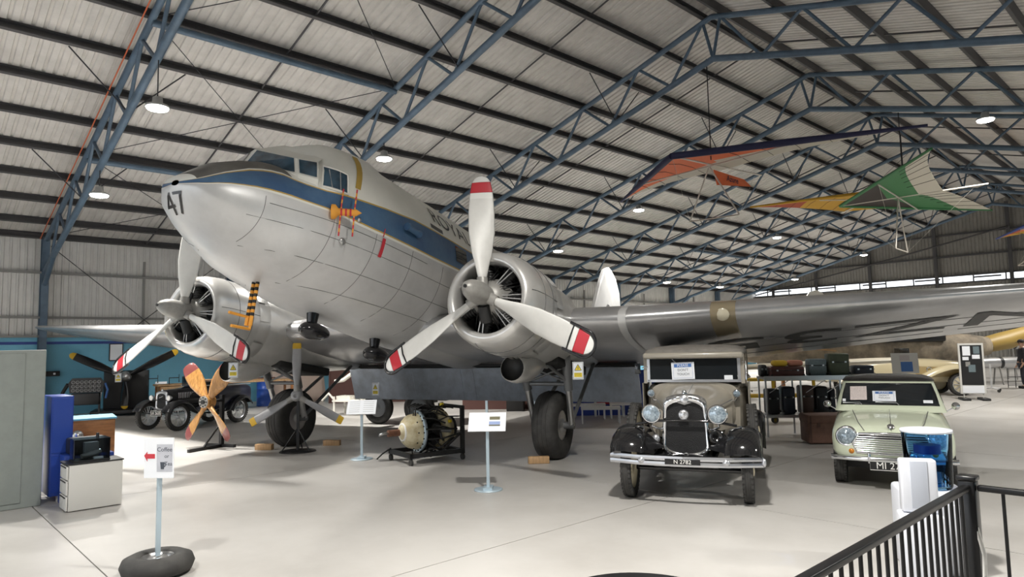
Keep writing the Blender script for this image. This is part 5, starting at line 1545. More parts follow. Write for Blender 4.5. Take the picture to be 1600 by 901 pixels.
MB().cyl((.27, 0, .93), (.46, 0, .93), .13, n=20).build('hub_block', M_propwood, wp)
hp = MB().cyl((.45, 0, .93), (.475, 0, .93), .115, n=24).build('hub_plate', M_crank, wp)
MB().cyl((.47, 0, .93), (.50, 0, .93), .045, n=14).build('hub_bore', M_dark, hp)
for k in range(8):
    a = 2 * pi * k / 8
    MB().cyl((.47, .085 * cos(a), .93 + .085 * sin(a)), (.49, .085 * cos(a), .93 + .085 * sin(a)), .014, n=6).build('hub_bolt', M_dark, hp)
MB().box((0, 0, .52), (.07, .07, 1.04)).build('post', M_standblack, wp)
MB().cyl((.0, 0, .93), (.30, 0, .93), .035, n=10).build('spindle', M_standblack, wp)
MB().box((.38, 0, .03), (.85, .06, .06)).build('foot_bar', M_standblack, wp)
MB().box((0, -.02, .03), (.07, .75, .06)).build('foot_bar', M_standblack, wp)
MB().cyl((.0, 0, .5), (.45, 0, .05), .02, n=8).build('stay', M_standblack, wp)

# grey three-blade propeller with yellow tips on a tripod
gp_ = empty('grey_propeller', (-12.31, 5.91, 0), radians(-41), 'grey three bladed propeller with yellow tips on a tripod stand', 'propeller')
for a in (0, 120, -120):
    A_ = radians(a)
    st = [(.08, .09, .085, 40), (.2, .10, .075, 34), (.4, .15, .05, 26), (.65, .175, .034, 18), (.88, .165, .024, 14), (.882, .165, .024, 14), (.97, .155, .018, 12), (.99, .14, .012, 12)]
    rg = []
    for r, c_, t_, tw in st:
        tt = radians(tw)
        rg.append([Vector((.10 + t_ / 2 * sin(q_) * cos(tt) - c_ / 2 * cos(q_) * sin(tt), (c_ / 2 * cos(q_) * cos(tt) + t_ / 2 * sin(q_) * sin(tt)) * cos(A_) + r * sin(A_), 1.05 - (c_ / 2 * cos(q_) * cos(tt) + t_ / 2 * sin(q_) * sin(tt)) * sin(A_) + r * cos(A_))) for q_ in [2 * pi * j / 12 for j in range(12)]])
    bl = MB().loft(rg[:5]).build('blade', M_greyblade, gp_)
    MB().loft(rg[5:]).build('blade_tip', M_tipyel, bl)
    MB().cyl((.10, .05 * sin(A_), 1.05 + .05 * cos(A_)), (.10, .20 * sin(A_), 1.05 + .20 * cos(A_)), .062, .052, 16).build('blade_clamp', M_crank, gp_)
MB().lathe([(.10, -.1), (.105, .04), (.06, .09), (.035, .10), (.03, .06), (0, .06)], (.10, 0, 1.05), (1, 0, 0), 18).build('hub', M_greyblade, gp_)
MB().box((.0, 0, .55), (.045, .045, 1.05)).build('post', M_standblack, gp_)
MB().lathe([(0, 0), (.34, 0), (.33, .015), (0, .02)], (0, 0, 0), (0, 0, 1), 28).build('base_shadow', M_standblack, gp_)  # black disc stands in for the round shadow under the stand
for a in (60, 180, 300):
    MB().cyl((0, 0, .45), (.30 * cos(radians(a)), .30 * sin(radians(a)), .02), .012, n=6).build('leg', M_standblack, gp_)

# oil drum, covered machine, partition, white turret
e = empty('oil_drum', (-23.6, 10.1, 0), 0, 'blue steel oil drum beside a covered machine', 'drum')
MB().lathe([(0, 0), (.285, 0), (.295, .02), (.285, .03), (.285, .29), (.298, .30), (.285, .31), (.285, .58), (.298, .59), (.285, .60), (.285, .86), (.295, .88), (.28, .89), (.27, .87), (0, .87)], (0, 0, 0), (0, 0, 1), 32).build('shell', M_drum, e)
MB().cyl((.15, .05, .87), (.15, .05, .89), .035, n=12).build('bung', M_steel, e)
e = empty('covered_machine', (-24.3, 11.5, 0), 0, 'machine under a pinkish dust sheet by the wall', 'machine')
rg = []
for i in range(14):
    y = -1.0 + 2.0 * i / 13
    w = .5 + .05 * sin(i * 1.7)
    rg.append([Vector((w * .95 + .04 * sin(i * 2.1), y, 0.01)), Vector((w + .05 * sin(i * 2.6), y, .4)), Vector((w * .85 + .03 * sin(i * 3.3), y, .95 + .05 * sin(i * 1.1))), Vector((w * .4, y, 1.32 + .04 * sin(i * 1.9))), Vector((-w * .4, y, 1.32)), Vector((-w, y, .9)), Vector((-w, y, .01))])
MB().loft(rg).build('dust_sheet', M_tarp, e)
MB().tube([(.15, -1.0, 1.42), (.2, -.3, 1.46), (.15, .4, 1.45), (.1, 1.0, 1.40)], .11, 12).build('rolled_canvas', M_ochre, e)
for i, (x, y, w, h) in enumerate(((-21.5, 13.2, 3.2, 2.0), (-20.6, 15.9, 2.4, 1.9))):
    e = empty('display_partition', (x, y, 0), radians(-42), ('dark red brown partition behind the white turret', 'second dark brown partition further along the side wall')[i], 'partition')
    MB().box((0, 0, h / 2), (.06, w, h)).build('panel', M_brown, e)
    for k in (-.5, 0, .5):
        MB().box((.045, k * w * .98, h / 2), (.04, .06, h)).build('batten', M_brown, e)
e = empty('gun_turret', (-17.9, 10.3, 0), radians(-60), 'white painted machine frame with tubes and trays under the wing', 'machine')
for y in (-.45, .45):
    for x in (-.3, .3):
        MB().cyl((x, y, 0), (x, y, 1.25 if y > 0 else .55), .03, n=8).build('frame_post', M_whitemach, e)
MB().box((0, 0, .42), (.66, 1.0, .05)).build('tray', M_whitemach, e)
MB().box((.05, -.2, .50), (.35, .45, .12)).build('casting', M_whitemach, e)
MB().tube([(.1, .3, 1.15), (.15, .05, 1.2), (.2, -.2, 1.02), (.25, -.45, .98)], .06, 10).build('barrel_tube', M_whitemach, e)
MB().tube([(0, .35, .5), (.05, .2, .75), (.0, .3, 1.0), (.02, .25, 1.2)], .05, 10).build('curved_arm', M_whitemach, e)
MB().rbox((0, .45, .8), (.5, .10, .9), .03).build('side_plate', M_whitemach, e)
MB().tube([(.2, -.5, .45), (.1, -.75, .62), (.15, -.95, .42)], .035, 8).build('lever', M_whitemach, e)

# dark wheeled trailer under the flap
e = empty('dark_trailer', (-14.6, 10.3, 0), radians(-66), 'dark wheeled trailer standing under the lowered flap', 'trailer')
MB().rbox((-.2, 0, .86), (1.6, 2.3, .5), .05).build('bed', M_standblack, e)
for y in (-.85, .35):
    wh = MB().lathe([(.26, .04), (.2, .07), (.1, .03), (.05, .07), (0, .07)], (.55, y, .42), (1, 0, 0), 22).build('wheel', M_gear, e)
    MB().torus((.55, y, .42), (1, 0, 0), .33, .10, 28, 10).build('tyre', M_rubber, wh)
MB().box((-.3, 0, .5), (1.2, .12, .12)).build('axle_beam', M_standblack, e)
# behind the display engine: low dark wall, pale posts, timber side
e = empty('low_dark_wall', (-14.6, 14.0, 0), radians(-50), 'low dark wall with pale posts seen under the flap', 'booth')
MB().box((-.6, 0, .52), (.05, 3.8, 1.04)).build('back_wall', M_brown, e)
for y in (-1.0, .42):
    MB().box((.35, y, .52), (.07, .07, 1.04)).build('post', M_polegal, e)
MB().box((.0, 1.0, .5), (.9, .06, 1.0)).build('side_wall', M_pine, e)
MB().rbox((-.1, -.2, .3), (.5, .5, .6), .02).build('crate', M_trimd, e)
# blue partition with red board and white benches seen right of the near wheel
e = empty('blue_partition', (-11.75, 14.5, 0), radians(-48), 'deep blue partition with a red board behind the near landing gear', 'partition')
for k in range(5):
    MB().box((0, -1.2 + k * .62, .6), (.05, .61, 1.2)).build('panel', M_bluepart, e)
MB().box((.35, .0, .75), (.03, .65, .85)).build('red_board', M_redboard, e)
for y in (-.37, .37):
    MB().box((.36, y, .62), (.05, .06, 1.24)).build('board_post', M_benchw, e)
def bench(loc, rz, label, w=.95):
    e = empty('low_bench', loc, rz, label, 'bench', 'white low bench frames')
    MB().box((0, 0, .36), (.35, w, .06)).build('seat', M_benchw, e)
    for x in (-.15, .15):
        for y in (-w / 2 + .03, w / 2 - .03):
            MB().box((x, y, .165), (.035, .035, .33)).build('leg', M_benchw, e)
bench((-11.62, 13.45, 0), radians(-48), 'white low bench frame nearest the landing gear, behind the wheel')
bench((-10.75, 12.95, 0), radians(-48), 'white low bench frame in front of the red board')
bench((-11.0, 14.25, 0), radians(-48), 'white low bench frame against the blue partition', .8)

# radial engine on a wheeled stand
en = empty('display_engine', (-9.62, 6.93, 0), radians(-98), 'cream fronted radial engine with hoses on a black wheeled stand', 'engine')
ec = Vector((.0, 0, .50))
MB().lathe([(.05, .50), (.10, .47), (.14, .44), (.20, .41), (.27, .33), (.30, .22), (.31, .18)], ec, (1, 0, 0), 32).build('nose_case', M_engcream, en)
MB().lathe([(.31, .19), (.345, .19), (.345, .14), (.31, .14)], ec, (1, 0, 0), 32).build('ring_flange', M_polegal, en)
for k in range(20):
    a = 2 * pi * k / 20
    MB().cyl(ec + Vector((.19, .325 * cos(a), .325 * sin(a))), ec + Vector((.205, .325 * cos(a), .325 * sin(a))), .012, n=6).build('flange_bolt', M_dark, en)
    if k % 2 == 0:
        MB().cyl(ec + Vector((.27, .285 * cos(a), .285 * sin(a))), ec + Vector((.285, .29 * cos(a), .29 * sin(a))), .012, n=6).build('case_bolt', M_dark, en)
MB().cyl(ec + Vector((.48, 0, 0)), ec + Vector((.70, 0, 0)), .055, n=14).build('prop_shaft', M_rust, en)
MB().tube([ec + Vector((.70, 0, 0)), ec + Vector((.78, .05, .01)), ec + Vector((.86, .04, .0)), ec + Vector((.84, -.02, -.02)), ec + Vector((.74, -.04, 0))], .02, 8).build('shaft_shackle', M_steel, en)
MB().lathe([(.14, .45), (.155, .44), (.155, .40), (.14, .39)], ec, (1, 0, 0), 20).build('thrust_ring', M_tipw, en)
MB().cyl(ec + Vector((-.5, 0, 0)), ec + Vector((.15, 0, 0)), .2, n=20).build('crankcase', M_dark, en)
for k in range(9):
    a = 2 * pi * k / 9 + .2
    d = Vector((0, cos(a), sin(a)))
    b = MB()
    for f in range(6):
        b.cyl(ec + Vector((-.02, 0, 0)) + d * (.2 + f * .025), ec + Vector((-.02, 0, 0)) + d * (.213 + f * .025), .075, n=10)
    b.cyl(ec + Vector((-.02, 0, 0)) + d * .18, ec + Vector((-.02, 0, 0)) + d * .35, .06, n=10)
    b.build('cylinder', M_dark, en)
MB().lathe([(.20, -.2), (.30, -.22), (.33, -.26), (.33, -.32), (.24, -.36), (.2, -.45), (.1, -.5), (0, -.5)], ec, (1, 0, 0), 24).build('rear_case', M_engcream, en)
for k in range(9):
    a = 2 * pi * k / 9
    MB().cyl(ec + Vector((-.30, .33 * cos(a), .33 * sin(a))), ec + Vector((-.12, .30 * cos(a + .1), .30 * sin(a + .1))), .045, n=10).build('intake_pipe', M_engcream if k % 3 else M_gear, en)
rn = random.Random(5)
for k in range(28):
    a = rn.uniform(.1, pi - .1) if k < 18 else rn.uniform(0, 2 * pi)
    a2 = a + rn.uniform(-.6, .6)
    x0, x1 = rn.uniform(-.1, .2), rn.uniform(-.5, -.15)
    MB().tube([ec + Vector((x0, .36 * cos(a), .36 * sin(a))), ec + Vector(((x0 + x1) / 2 + .05, .44 * cos((a + a2) / 2), .44 * sin((a + a2) / 2))), ec + Vector((x1, .36 * cos(a2), .36 * sin(a2)))], rn.choice((.011, .015, .02)), 7).build('hose', M_hose, en)
for k in range(7):
    y = rn.uniform(-.3, .3)
    MB().tube([ec + Vector((rn.uniform(-.3, .2), y, -.25)), ec + Vector((rn.uniform(-.3, .25), y + rn.uniform(.0, .2), -.40)), Vector((rn.uniform(-.3, .3), y + rn.uniform(.05, .3), rn.uniform(.03, .12)))], .011, 6).build('hanging_hose', M_hose, en)
for k in range(4):
    MB().tube([ec + Vector((.25, -.1 + .07 * k, .26)), ec + Vector((.27, -.14 + .1 * k, .40)), ec + Vector((.1, -.2 + .12 * k, .44)), ec + Vector((-.05, -.2 + .12 * k, .36))], .014, 7).build('ignition_lead', M_hose, en)
for p_ in ((-.25, .12, .42), (-.38, -.12, .42), (-.30, .3, .15), (-.42, .28, -.1)):
    MB().rbox(ec + Vector(p_), (.06, .05, .05), .01).build('connector', M_warny if p_[0] > -.36 else M_engcream, en)
# stand
for y in (-.38, .38):
    MB().box((.0, y, .15), (1.0, .06, .07)).build('side_rail', M_standblack, en)
for x in (.47, -.48):
    MB().box((x, 0, .15), (.06, .82, .07)).build('cross_rail', M_standblack, en)
for y in (-.38, .38):
    MB().box((-.50, y, .50), (.06, .06, .80)).build('upright', M_standblack, en)
    MB().cyl((-.47, y, .45), (-.1, y, .18), .022, n=8).build('stay', M_standblack, en)
MB().box((-.50, 0, .88), (.05, .80, .05)).build('top_rail', M_standblack, en)
for x in (.47, -.50):
    for y in (-.38, .38):
        MB().cyl((x - .02, y, .05), (x + .02, y, .05), .05, n=16).build('castor', M_rubber, en)
        MB().box((x, y, .10), (.03, .05, .09)).build('castor_fork', M_standblack, en)
MB().tube([(.47, -.38, .2), (.62, -.40, .12), (.72, -.40, .04)], .014, 6).build('tow_bar', M_standblack, en)

# ================================================================ hang gliders under the roof
YN, YT, YK, YT2 = (-7.08, 23.41, 6.62), (-11.28, 22.01, 6.55), (-9.6, 25.9, 6.6), (-6.44, 27.9, 6.6)
RN, RT = (-3.96, 28.0, 5.85), (-6.34, 32.52, 5.78)
RK, RT2 = (-1.4, 30.2, 5.85), (.9, 27.2, 5.8)
RA, RCL, RCR, RS = (-3.0, 28.9, 5.75), (-5.2, 29.6, 4.4), (-3.2, 30.4, 4.4), (-2.9, 28.9, 5.9)
M_navy = mat('sail_navy', (0.018, 0.018, 0.06), 0.7)
M_orangesail = mat('sail_orange', (0.75, 0.17, 0.06), 0.7)
M_whitesail = mat('sail_white', (0.58, 0.55, 0.47), 0.75)
M_greensail = mat('sail_green', (0.05, 0.20, 0.075), 0.7)
M_blacksail = mat('sail_brown_black', (0.04, 0.032, 0.03), 0.75)
M_yelsail = mat('sail_ochre', (0.55, 0.31, 0.03), 0.75)
M_redsail = mat('sail_brick', (0.38, 0.07, 0.03), 0.75)
M_tubew = mat('glider_tube', (0.60, 0.56, 0.50), 0.35, 0.3)
M_strap = mat('strap_black', (0.01, 0.01, 0.015), 0.7)
def sail(e, nose, tip, keel, bands, te_bow=.35, billow=.18, le_mat=None, t_root=1.0, le_r=.05):
    """one wing: bands = [(s0, s1, material)] as fractions of chord from the leading edge, or spanwise if tagged 'span'"""
    nose, tip, keel = Vector(nose), Vector(tip), Vector(keel)
    root = nose.lerp(keel, t_root)
    def pt(u, v):   # u along span 0 root..1 tip, v chord 0 LE..1 TE
        le = nose.lerp(tip, u)
        te = root.lerp(tip, u) + (nose - keel).normalized() * te_bow * sin(pi * u) * 1.0
        p = le.lerp(te, v)
        p.z += billow * sin(pi * v) * (1 - u) * .9
        return p
    for mode, a, c, m in bands:
        n = 12
        vs = []
        for i in range(n + 1):
            for j in range(n + 1):
                if mode == 'par':      # bands parallel to the trailing edge
                    s_, t = max(lerp(a, c, i / n), .01), j / n
                    q_ = nose + (tip - nose).lerp(root - nose, t) * s_ + (nose - keel).normalized() * te_bow * sin(pi * t) * s_ * s_
                    q_.z += billow * sin(pi * t) * s_
                    vs.append(q_)
                    continue
                if mode == 'span': u, v = lerp(a, c, i / n), j / n
                else: u, v = i / n, lerp(a, c, j / n)
                vs.append(pt(min(u, .995), v))
        w = n + 1
        up = [p + Vector((0, 0, .006)) for p in vs]
        b = MB().add(vs, [(i * w + j, (i + 1) * w + j, (i + 1) * w + j + 1, i * w + j + 1) for i in range(n) for j in range(n)], 0, True)
        b.add(up, [(i * w + j + 1, (i + 1) * w + j + 1, (i + 1) * w + j, i * w + j) for i in range(n) for j in range(n)], 0, True)
        b.build('sail_panel', m, e)
    MB().tube([nose, nose.lerp(tip, .5), tip], [le_r, le_r, .03], 10).build('leading_edge', le_mat or M_navy, e)
    for k in range(1, 6):   # battens
        u = k / 6.5
        if bands[0][0] == 'par':
            f = lambda s_, t: nose + (tip - nose).lerp(root - nose, t) * s_ + (nose - keel).normalized() * te_bow * sin(pi * t) * s_ * s_ + Vector((0, 0, billow * sin(pi * t) * s_ - .006))
            ps = [f(s_, u) for s_ in (.72, .85, 1.0)]
        else:
            ps = [pt(u, t) + Vector((0, 0, -.006)) for t in (.15, .4, .7, .98)]
        MB().tube(ps, .006, 4).build('batten', M_strap, e)
def glider(name_label, nose, tipa, tipb, keel, bandsa, bandsb, ctrl, le, straps, bow=.35, tr=1.0, ler=.05):
    e = empty('hang_glider', (0, 0, 0), 0, name_label, 'hang glider', 'hang gliders under the roof')
    sail(e, nose, tipa, keel, bandsa, bow, le_mat=le, t_root=tr, le_r=ler)
    sail(e, nose, tipb, keel, bandsb, bow, le_mat=le, t_root=tr, le_r=ler)
    nose_, keel_ = Vector(nose), Vector(keel)
    MB().cyl(nose_, keel_ + (keel_ - nose_) * .08, .025, n=8).build('keel_tube', M_tubew, e)
    m = nose_.lerp(keel_, .45)
    MB().cyl(nose_.lerp(Vector(tipa), .5) - Vector((0, 0, .06)), nose_.lerp(Vector(tipb), .5) - Vector((0, 0, .06)), .022, n=8).build('cross_tube', M_tubew, e)
    if ctrl:
        ap, cl, cr_ = [Vector(p) for p in ctrl]
        MB().cyl(ap, cl, .02, n=8).build('control_upright', M_tubew, e)
        MB().cyl(ap, cr_, .02, n=8).build('control_upright', M_tubew, e)
        MB().cyl(cl, cr_, .018, n=8).build('control_bar', M_tubew, e)
        for t in (Vector(tipa), Vector(tipb)):
            for c_ in (cl, cr_):
                pass
            c_ = min((cl, cr_), key=lambda q_: (q_ - t).length)
            MB().cyl(c_, nose_.lerp(t, .5), .004, n=4).build('rigging_wire', M_tubew, e)
        MB().cyl(cl, nose_, .004, n=4).build('rigging_wire', M_tubew, e)
        MB().cyl(cr_, keel_, .004, n=4).build('rigging_wire', M_tubew, e)
    for p_ in straps:
        p_ = Vector(p_)
        zt = roof_z(p_.x) - 1.25
        MB().cyl(p_, (p_.x, p_.y, max(zt, p_.z + .3)), .014, n=6).build('hanging_strap', M_strap, e)
    return e
g1 = glider('orange and white hang glider with navy leading edges', (-9.37, 14.37, 6.56), (-4.24, 16.34, 6.45), (-13.71, 17.91, 6.62), (-8.89, 17.73, 6.55),
       [('chord', .0, .12, M_navy), ('chord', .12, .72, M_orangesail), ('chord', .72, 1.0, M_whitesail)], [('chord', 0, .08, M_navy), ('chord', .08, .78, M_orangesail), ('chord', .78, 1.0, M_whitesail)],
       ((-9.16, 15.77, 6.50), (-9.83, 15.81, 5.13), (-8.52, 16.03, 5.14)), M_navy, [(-9.0, 15.6, 6.6)], .35, .66, .085)
b = MB().add([(-9.12, 15.9, 6.42), (-9.0, 17.3, 6.35), (-8.95, 17.6, 6.18), (-9.1, 16.0, 6.02)], [(0, 1, 2, 3)])
kp = b.build('keel_pocket', M_orangesail, g1)
MB().text('Azure', .22, FR((-9.02, 16.7, 6.25), (.08, 1, -.03), (0, .03, 1)), 0, .002).build('pocket_name', M_navy, kp)
glider('green black and cream hang glider', (-8.44, 22.45, 6.17), (-4.45, 17.31, 6.17), (-5.41, 27.45, 6.17), (-4.77, 22.55, 6.16),
       [('par', 0, .48, M_blacksail), ('par', .48, .78, M_greensail), ('par', .78, 1.0, M_whitesail)], [('par', 0, .48, M_blacksail), ('par', .48, .78, M_greensail), ('par', .78, 1.0, M_whitesail)],
       ((-6.76, 22.48, 6.13), (-6.79, 22.07, 4.57), (-6.82, 23.21, 4.55)), M_greensail, [(-6.6, 22.5, 6.2)], .2, .78)
glider('ochre and brick red hang glider behind the green one', YN, YT, YT2, YK,
       [('span', 0, .52, M_yelsail), ('span', .52, 1, M_redsail)], [('span', 0, 1, M_yelsail)], None, M_yelsail, [(-7.6, 26.0, 6.65)], .25)
glider('rainbow striped hang glider at the right edge', RN, RT, RT2, RK,
       [('chord', 0, .22, M_bluepart), ('chord', .22, .42, M_redsail), ('chord', .42, .62, M_orangesail), ('chord', .62, 1.0, M_yelsail)], [('chord', 0, .3, M_bluepart), ('chord', .3, 1.0, M_yelsail)],
       (RA, RCL, RCR), M_bluepart, [RS], .3)

# ================================================================ luggage, trunk and background on the right
M_case1 = mat('case_maroon', (0.10, 0.03, 0.025), 0.5, 0, noise=(12, .3))
M_case2 = mat('case_bluegrey', (0.15, 0.20, 0.22), 0.6, 0, noise=(40, .2))
M_case3 = mat('case_olive', (0.055, 0.07, 0.04), 0.5, 0, noise=(10, .2))
M_case4 = mat('case_navy', (0.012, 0.016, 0.03), 0.45)
M_case5 = mat('case_black', (0.012, 0.012, 0.014), 0.5)
M_case6 = mat('case_brown', (0.07, 0.035, 0.025), 0.5)
M_mustard = mat('mustard_cloth', (0.55, 0.36, 0.03), 0.8)
M_salmon = mat('salmon_cloth', (0.45, 0.19, 0.13), 0.8)
M_trunk = mat('trunk_brown', (0.16, 0.085, 0.06), 0.7, 0, noise=(8, .25))
RO = Vector((-5.75, 13.75, 0)); RZ_ = radians(40.6)      # rack frame: local x along the rack (image right), y away
rk = empty('luggage_rack', RO, RZ_, 'grey steel luggage rack loaded with old suitcases', 'rack')
MB().box((0, .25, 1.15), (2.2, .62, .05)).build('shelf', M_girt, rk)
MB().box((0, -.05, 1.15), (2.2, .03, .09)).build('shelf_edge', M_nickel, rk)
MB().box((0, .25, .40), (2.2, .62, .05)).build('lower_shelf', M_nickel, rk)
for x in (-1.07, -.4, .35, 1.07):
    for y in (-.03, .53):
        MB().box((x, y, .57), (.03, .03, 1.14)).build('post', M_nickel, rk)
for xa, xb in ((-1.0, -.6), (-.3, .1), (.1, .5)):
    MB().cyl((xa, -.02, .86), (xb, -.02, 1.12), .008, n=5).build('wire_brace', M_nickel, rk)
def suitcase(x, y, z, size, m, label, rot=0, grp='old suitcases on the rack'):
    e = empty('suitcase', Matrix.Rotation(RZ_, 4, 'Z') @ Vector((x, y, z)) + RO, RZ_ + rot, label, 'suitcase', grp)
    w, d, h = size
    MB().rbox((0, 0, h / 2), (w, d, h), min(.035, d * .2)).build('shell', m, e)
    MB().rbox((0, 0, h * .62), (w + .006, d + .006, .012), .003).build('lid_seam', M_standblack, e)
    hz = h + .0
    MB().tube([(-.07, -d / 2, h * .62), (-.06, -d / 2 - .035, h * .62), (.06, -d / 2 - .035, h * .62), (.07, -d / 2, h * .62)], .009, 6).build('handle', M_standblack, e)
    for s in (-1, 1):
        MB().box((s * w * .3, -d / 2 - .004, h * .62), (.035, .008, .03)).build('latch', M_nickel, e)
        MB().box((s * w * .47, -d / 2 - .002, h * .12), (.04, .006, .05)).build('corner_cap', M_standblack, e)
    return e
zt = 1.178
suitcase(-.62, .22, zt, (.66, .42, .20), M_case1, 'flat maroon suitcase lying on the rack')
suitcase(.0, .25, zt, (.36, .24, .34), M_case2, 'upright blue grey suitcase on the rack')
suitcase(.40, .22, zt, (.40, .28, .44), M_case3, 'large upright olive green suitcase on the rack')
suitcase(.86, .2, zt, (.38, .30, .20), M_case4, 'small navy case at the end of the rack')
suitcase(-1.04, .3, zt, (.12, .3, .24), M_case5, 'small black case at the near end of the rack beside the beige saloon')
for k, (x, w, h, m) in enumerate(((-.90, .24, .50, M_case5), (-.60, .24, .54, M_case4), (-.24, .24, .56, M_case6), (.03, .24, .54, M_case5), (.24, .10, .5, M_case4), (.56, .30, .57, M_case5), (.90, .24, .52, M_case6))):
    suitcase(x, .25, .43, (w, .36, h), m, ('first upright dark case on the lower shelf, beside the beige saloon', 'second upright dark case on the lower shelf', 'third upright case on the lower shelf, dark brown with a pale stripe', 'fourth upright dark case on the lower shelf', 'fifth upright dark case on the lower shelf', 'sixth upright black case on the lower shelf, widest', 'last upright brown case on the lower shelf behind the small saloon')[k], 0, 'dark cases on the lower shelf')
for i, (x, m, lab) in enumerate(((-.72, M_mustard, 'folded mustard cloth on the maroon suitcase'), (-.42, M_salmon, 'folded salmon cloth on the maroon suitcase'))):
    o = MB().rbox((0, 0, 0), (.28, .3, .12), .05).build('folded_cloth', m)
    o.location = Matrix.Rotation(RZ_, 4, 'Z') @ Vector((x, .24, zt + .262)) + RO; o.rotation_euler = (0, 0, RZ_)
    tag(o, lab, 'cloth')
e = empty('travel_trunk', (-5.30, 13.00, 0), radians(40), 'big brown travel trunk on the floor in front of the rack', 'trunk')
MB().rbox((0, 0, .27), (.95, .55, .50), .03).build('body', M_trunk, e)
MB().rbox((0, 0, .45), (.97, .57, .16), .03).build('lid', M_trunk, e)
for s in (-1, 1):
    MB().box((s * .3, -.285, .36), (.05, .012, .08)).build('latch', M_case6, e)
    MB().box((s * .44, -.28, .27), (.03, .01, .5)).build('batten', M_case6, e)

# sand coloured aircraft hulk behind the luggage
M_sand = mat('sand_camouflage', (0.36, 0.30, 0.22), 0.75, 0, noise=(1.4, .6), col2=(.13, .11, .085))
M_gold = mat('gold_fairing', (0.34, 0.23, 0.06), 0.5)
sf = empty('sand_fuselage', (-11.2, 28.6, 0), radians(46.5), 'weathered sand and brown aircraft fuselage on trestles under the silver wing', 'fuselage')
rr = [ssec(-3.2, 1.0, 1.35, .18, 2.2, 20), ssec(-2.2, .85, 1.5, .34, 2.3, 20), ssec(-.8, .72, 1.66, .46, 2.4, 20), ssec(.8, .66, 1.74, .52, 2.5, 20), ssec(2.4, .70, 1.72, .5, 2.5, 20), ssec(3.4, .8, 1.66, .42, 2.3, 20), ssec(3.9, .95, 1.55, .26, 2.2, 20)]
MB().loft(rr).build('fuselage_shell', M_sand, sf)
for x in (-1.6, 1.6):
    for y in (-.35, .35):
        MB().box((x, y, .36), (.08, .08, .72)).build('trestle_leg', M_wood, sf)
    MB().box((x, 0, .70), (.10, .9, .08)).build('trestle_top', M_wood, sf)
MB().rbox((1.6, -.5, 1.55), (1.9, .12, .22), .05).build('dark_hatch', M_standblack, sf)
MB().cyl((.3, -.62, 1.62), (2.2, -.58, 1.72), .13, n=14).build('grey_pod', M_silver2, sf)
MB().tube([(3.9, 0, 1.3), (4.4, 0, 1.42), (5.4, 0, 1.8)], [.26, .3, .2], 14).build('gold_fairing', M_gold, sf)
MB().tube([(-1.5, -.5, 1.5), (-1.0, -.62, 1.3), (-.3, -.6, 1.2)], .03, 6).build('hanging_strut', M_pine, sf)
MB().tube([(-1.2, -.5, 1.62), (-.7, -.62, 1.38)], .02, 6).build('hanging_strut', M_standblack, sf)
for ch in list(sf.children):
    ch.data.transform(Matrix.Diagonal((1.55, 1.4, 1.22, 1)))
# cream boat-like wing section lying behind the cases
wg_ = empty('wing_section', (-8.1, 16.9, 0), radians(42), 'cream wing section lying on trestles behind the luggage rack', 'wing')
MB().loft([[Vector((x, px * .9 - .4, 1.26 + pz * .8 + .03 * x)) for px, pz in airfoil(c_, .16, 8)] for x, c_ in ((-1.9, .9), (0, 1.1), (2.2, 1.2), (3.2, .9))]).build('skin', mat('wing_cream', (.68, .62, .50), .5, noise=(3, .15)), wg_)
for x in (-1.2, 1.8):
    MB().box((x, 0.1, .60), (.08, .6, 1.2)).build('trestle', M_wood, wg_)
yk = empty('yellow_trolley', (-7.55, 15.5, 0), radians(40), 'yellow steel trolley behind the luggage rack', 'trolley')
for z in (.62, 1.0):
    MB().box((0, 0, z), (1.7, .5, .06)).build('deck', M_mustard, yk)
for x in (-.8, -.1, .8):
    MB().box((x, -.22, .52), (.06, .06, 1.0)).build('post', M_mustard, yk)
    MB().cyl((x, -.25, .08), (x, -.19, .08), .08, n=14).build('wheel', M_rubber, yk)

# information board behind the small saloon, pump-shaped display stand, silver tanks, barrier, onlooker
e = empty('info_board', (-5.27, 17.2, 0), radians(-58), 'grey info board with blue picture behind the small saloon', 'sign')
IB = FR((0, 0, 1.33), (0, 1, 0), (-.12, 0, 1))
MB().box((0, 0, 0), (.55, .46, .02)).build('panel', M_cabgrey, e, IB)
MB().box((.03, -.08, .012), (.24, .22, .004)).build('picture', M_blueprint, e, IB)
MB().box((.0, .12, .012), (.2, .12, .004)).build('picture', mat('print_pale', (.5, .45, .45), .6), e, IB)
MB().box((0, 0, .56), (.05, .05, 1.12)).build('post', M_polegal, e)
MB().box((0, 0, .015), (.4, .4, .03)).build('base', M_polegal, e)
e = empty('display_stand', (-5.62, 24.3, 0), radians(-64), 'tall black and white display stand on black feet by the cream roadster', 'display stand')
MB().box((0, 0, .95), (.06, .66, 1.52)).build('frame', M_cabgrey, e)
MB().box((.034, 0, .82), (.006, .56, .74)).build('black_panel', M_standblack, e)
MB().box((.034, 0, 1.42), (.006, .56, .46)).build('upper_panel', M_standblack, e)
for i, (y, z, w, h, m) in enumerate(((-.12, 1.48, .2, .28, M_paper), (.14, 1.5, .16, .22, M_case2), (.12, 1.3, .2, .12, M_paper), (.0, .95, .18, .22, M_case2), (-.15, 1.25, .16, .1, M_paper), (-.1, 1.08, .12, .14, M_crank))):
    MB().box((.04, y, z), (.006, w, h)).build('print', m, e)
MB().box((.034, 0, .32), (.006, .56, .22)).build('lower_panel', M_paper, e)
for y in (-.25, .25):
    MB().box((0, y, .1), (.03, .03, .18)).build('leg', M_cabgrey, e)
    MB().rbox((0.02, y, .035), (.62, .22, .07), .02).build('foot', M_standblack, e)
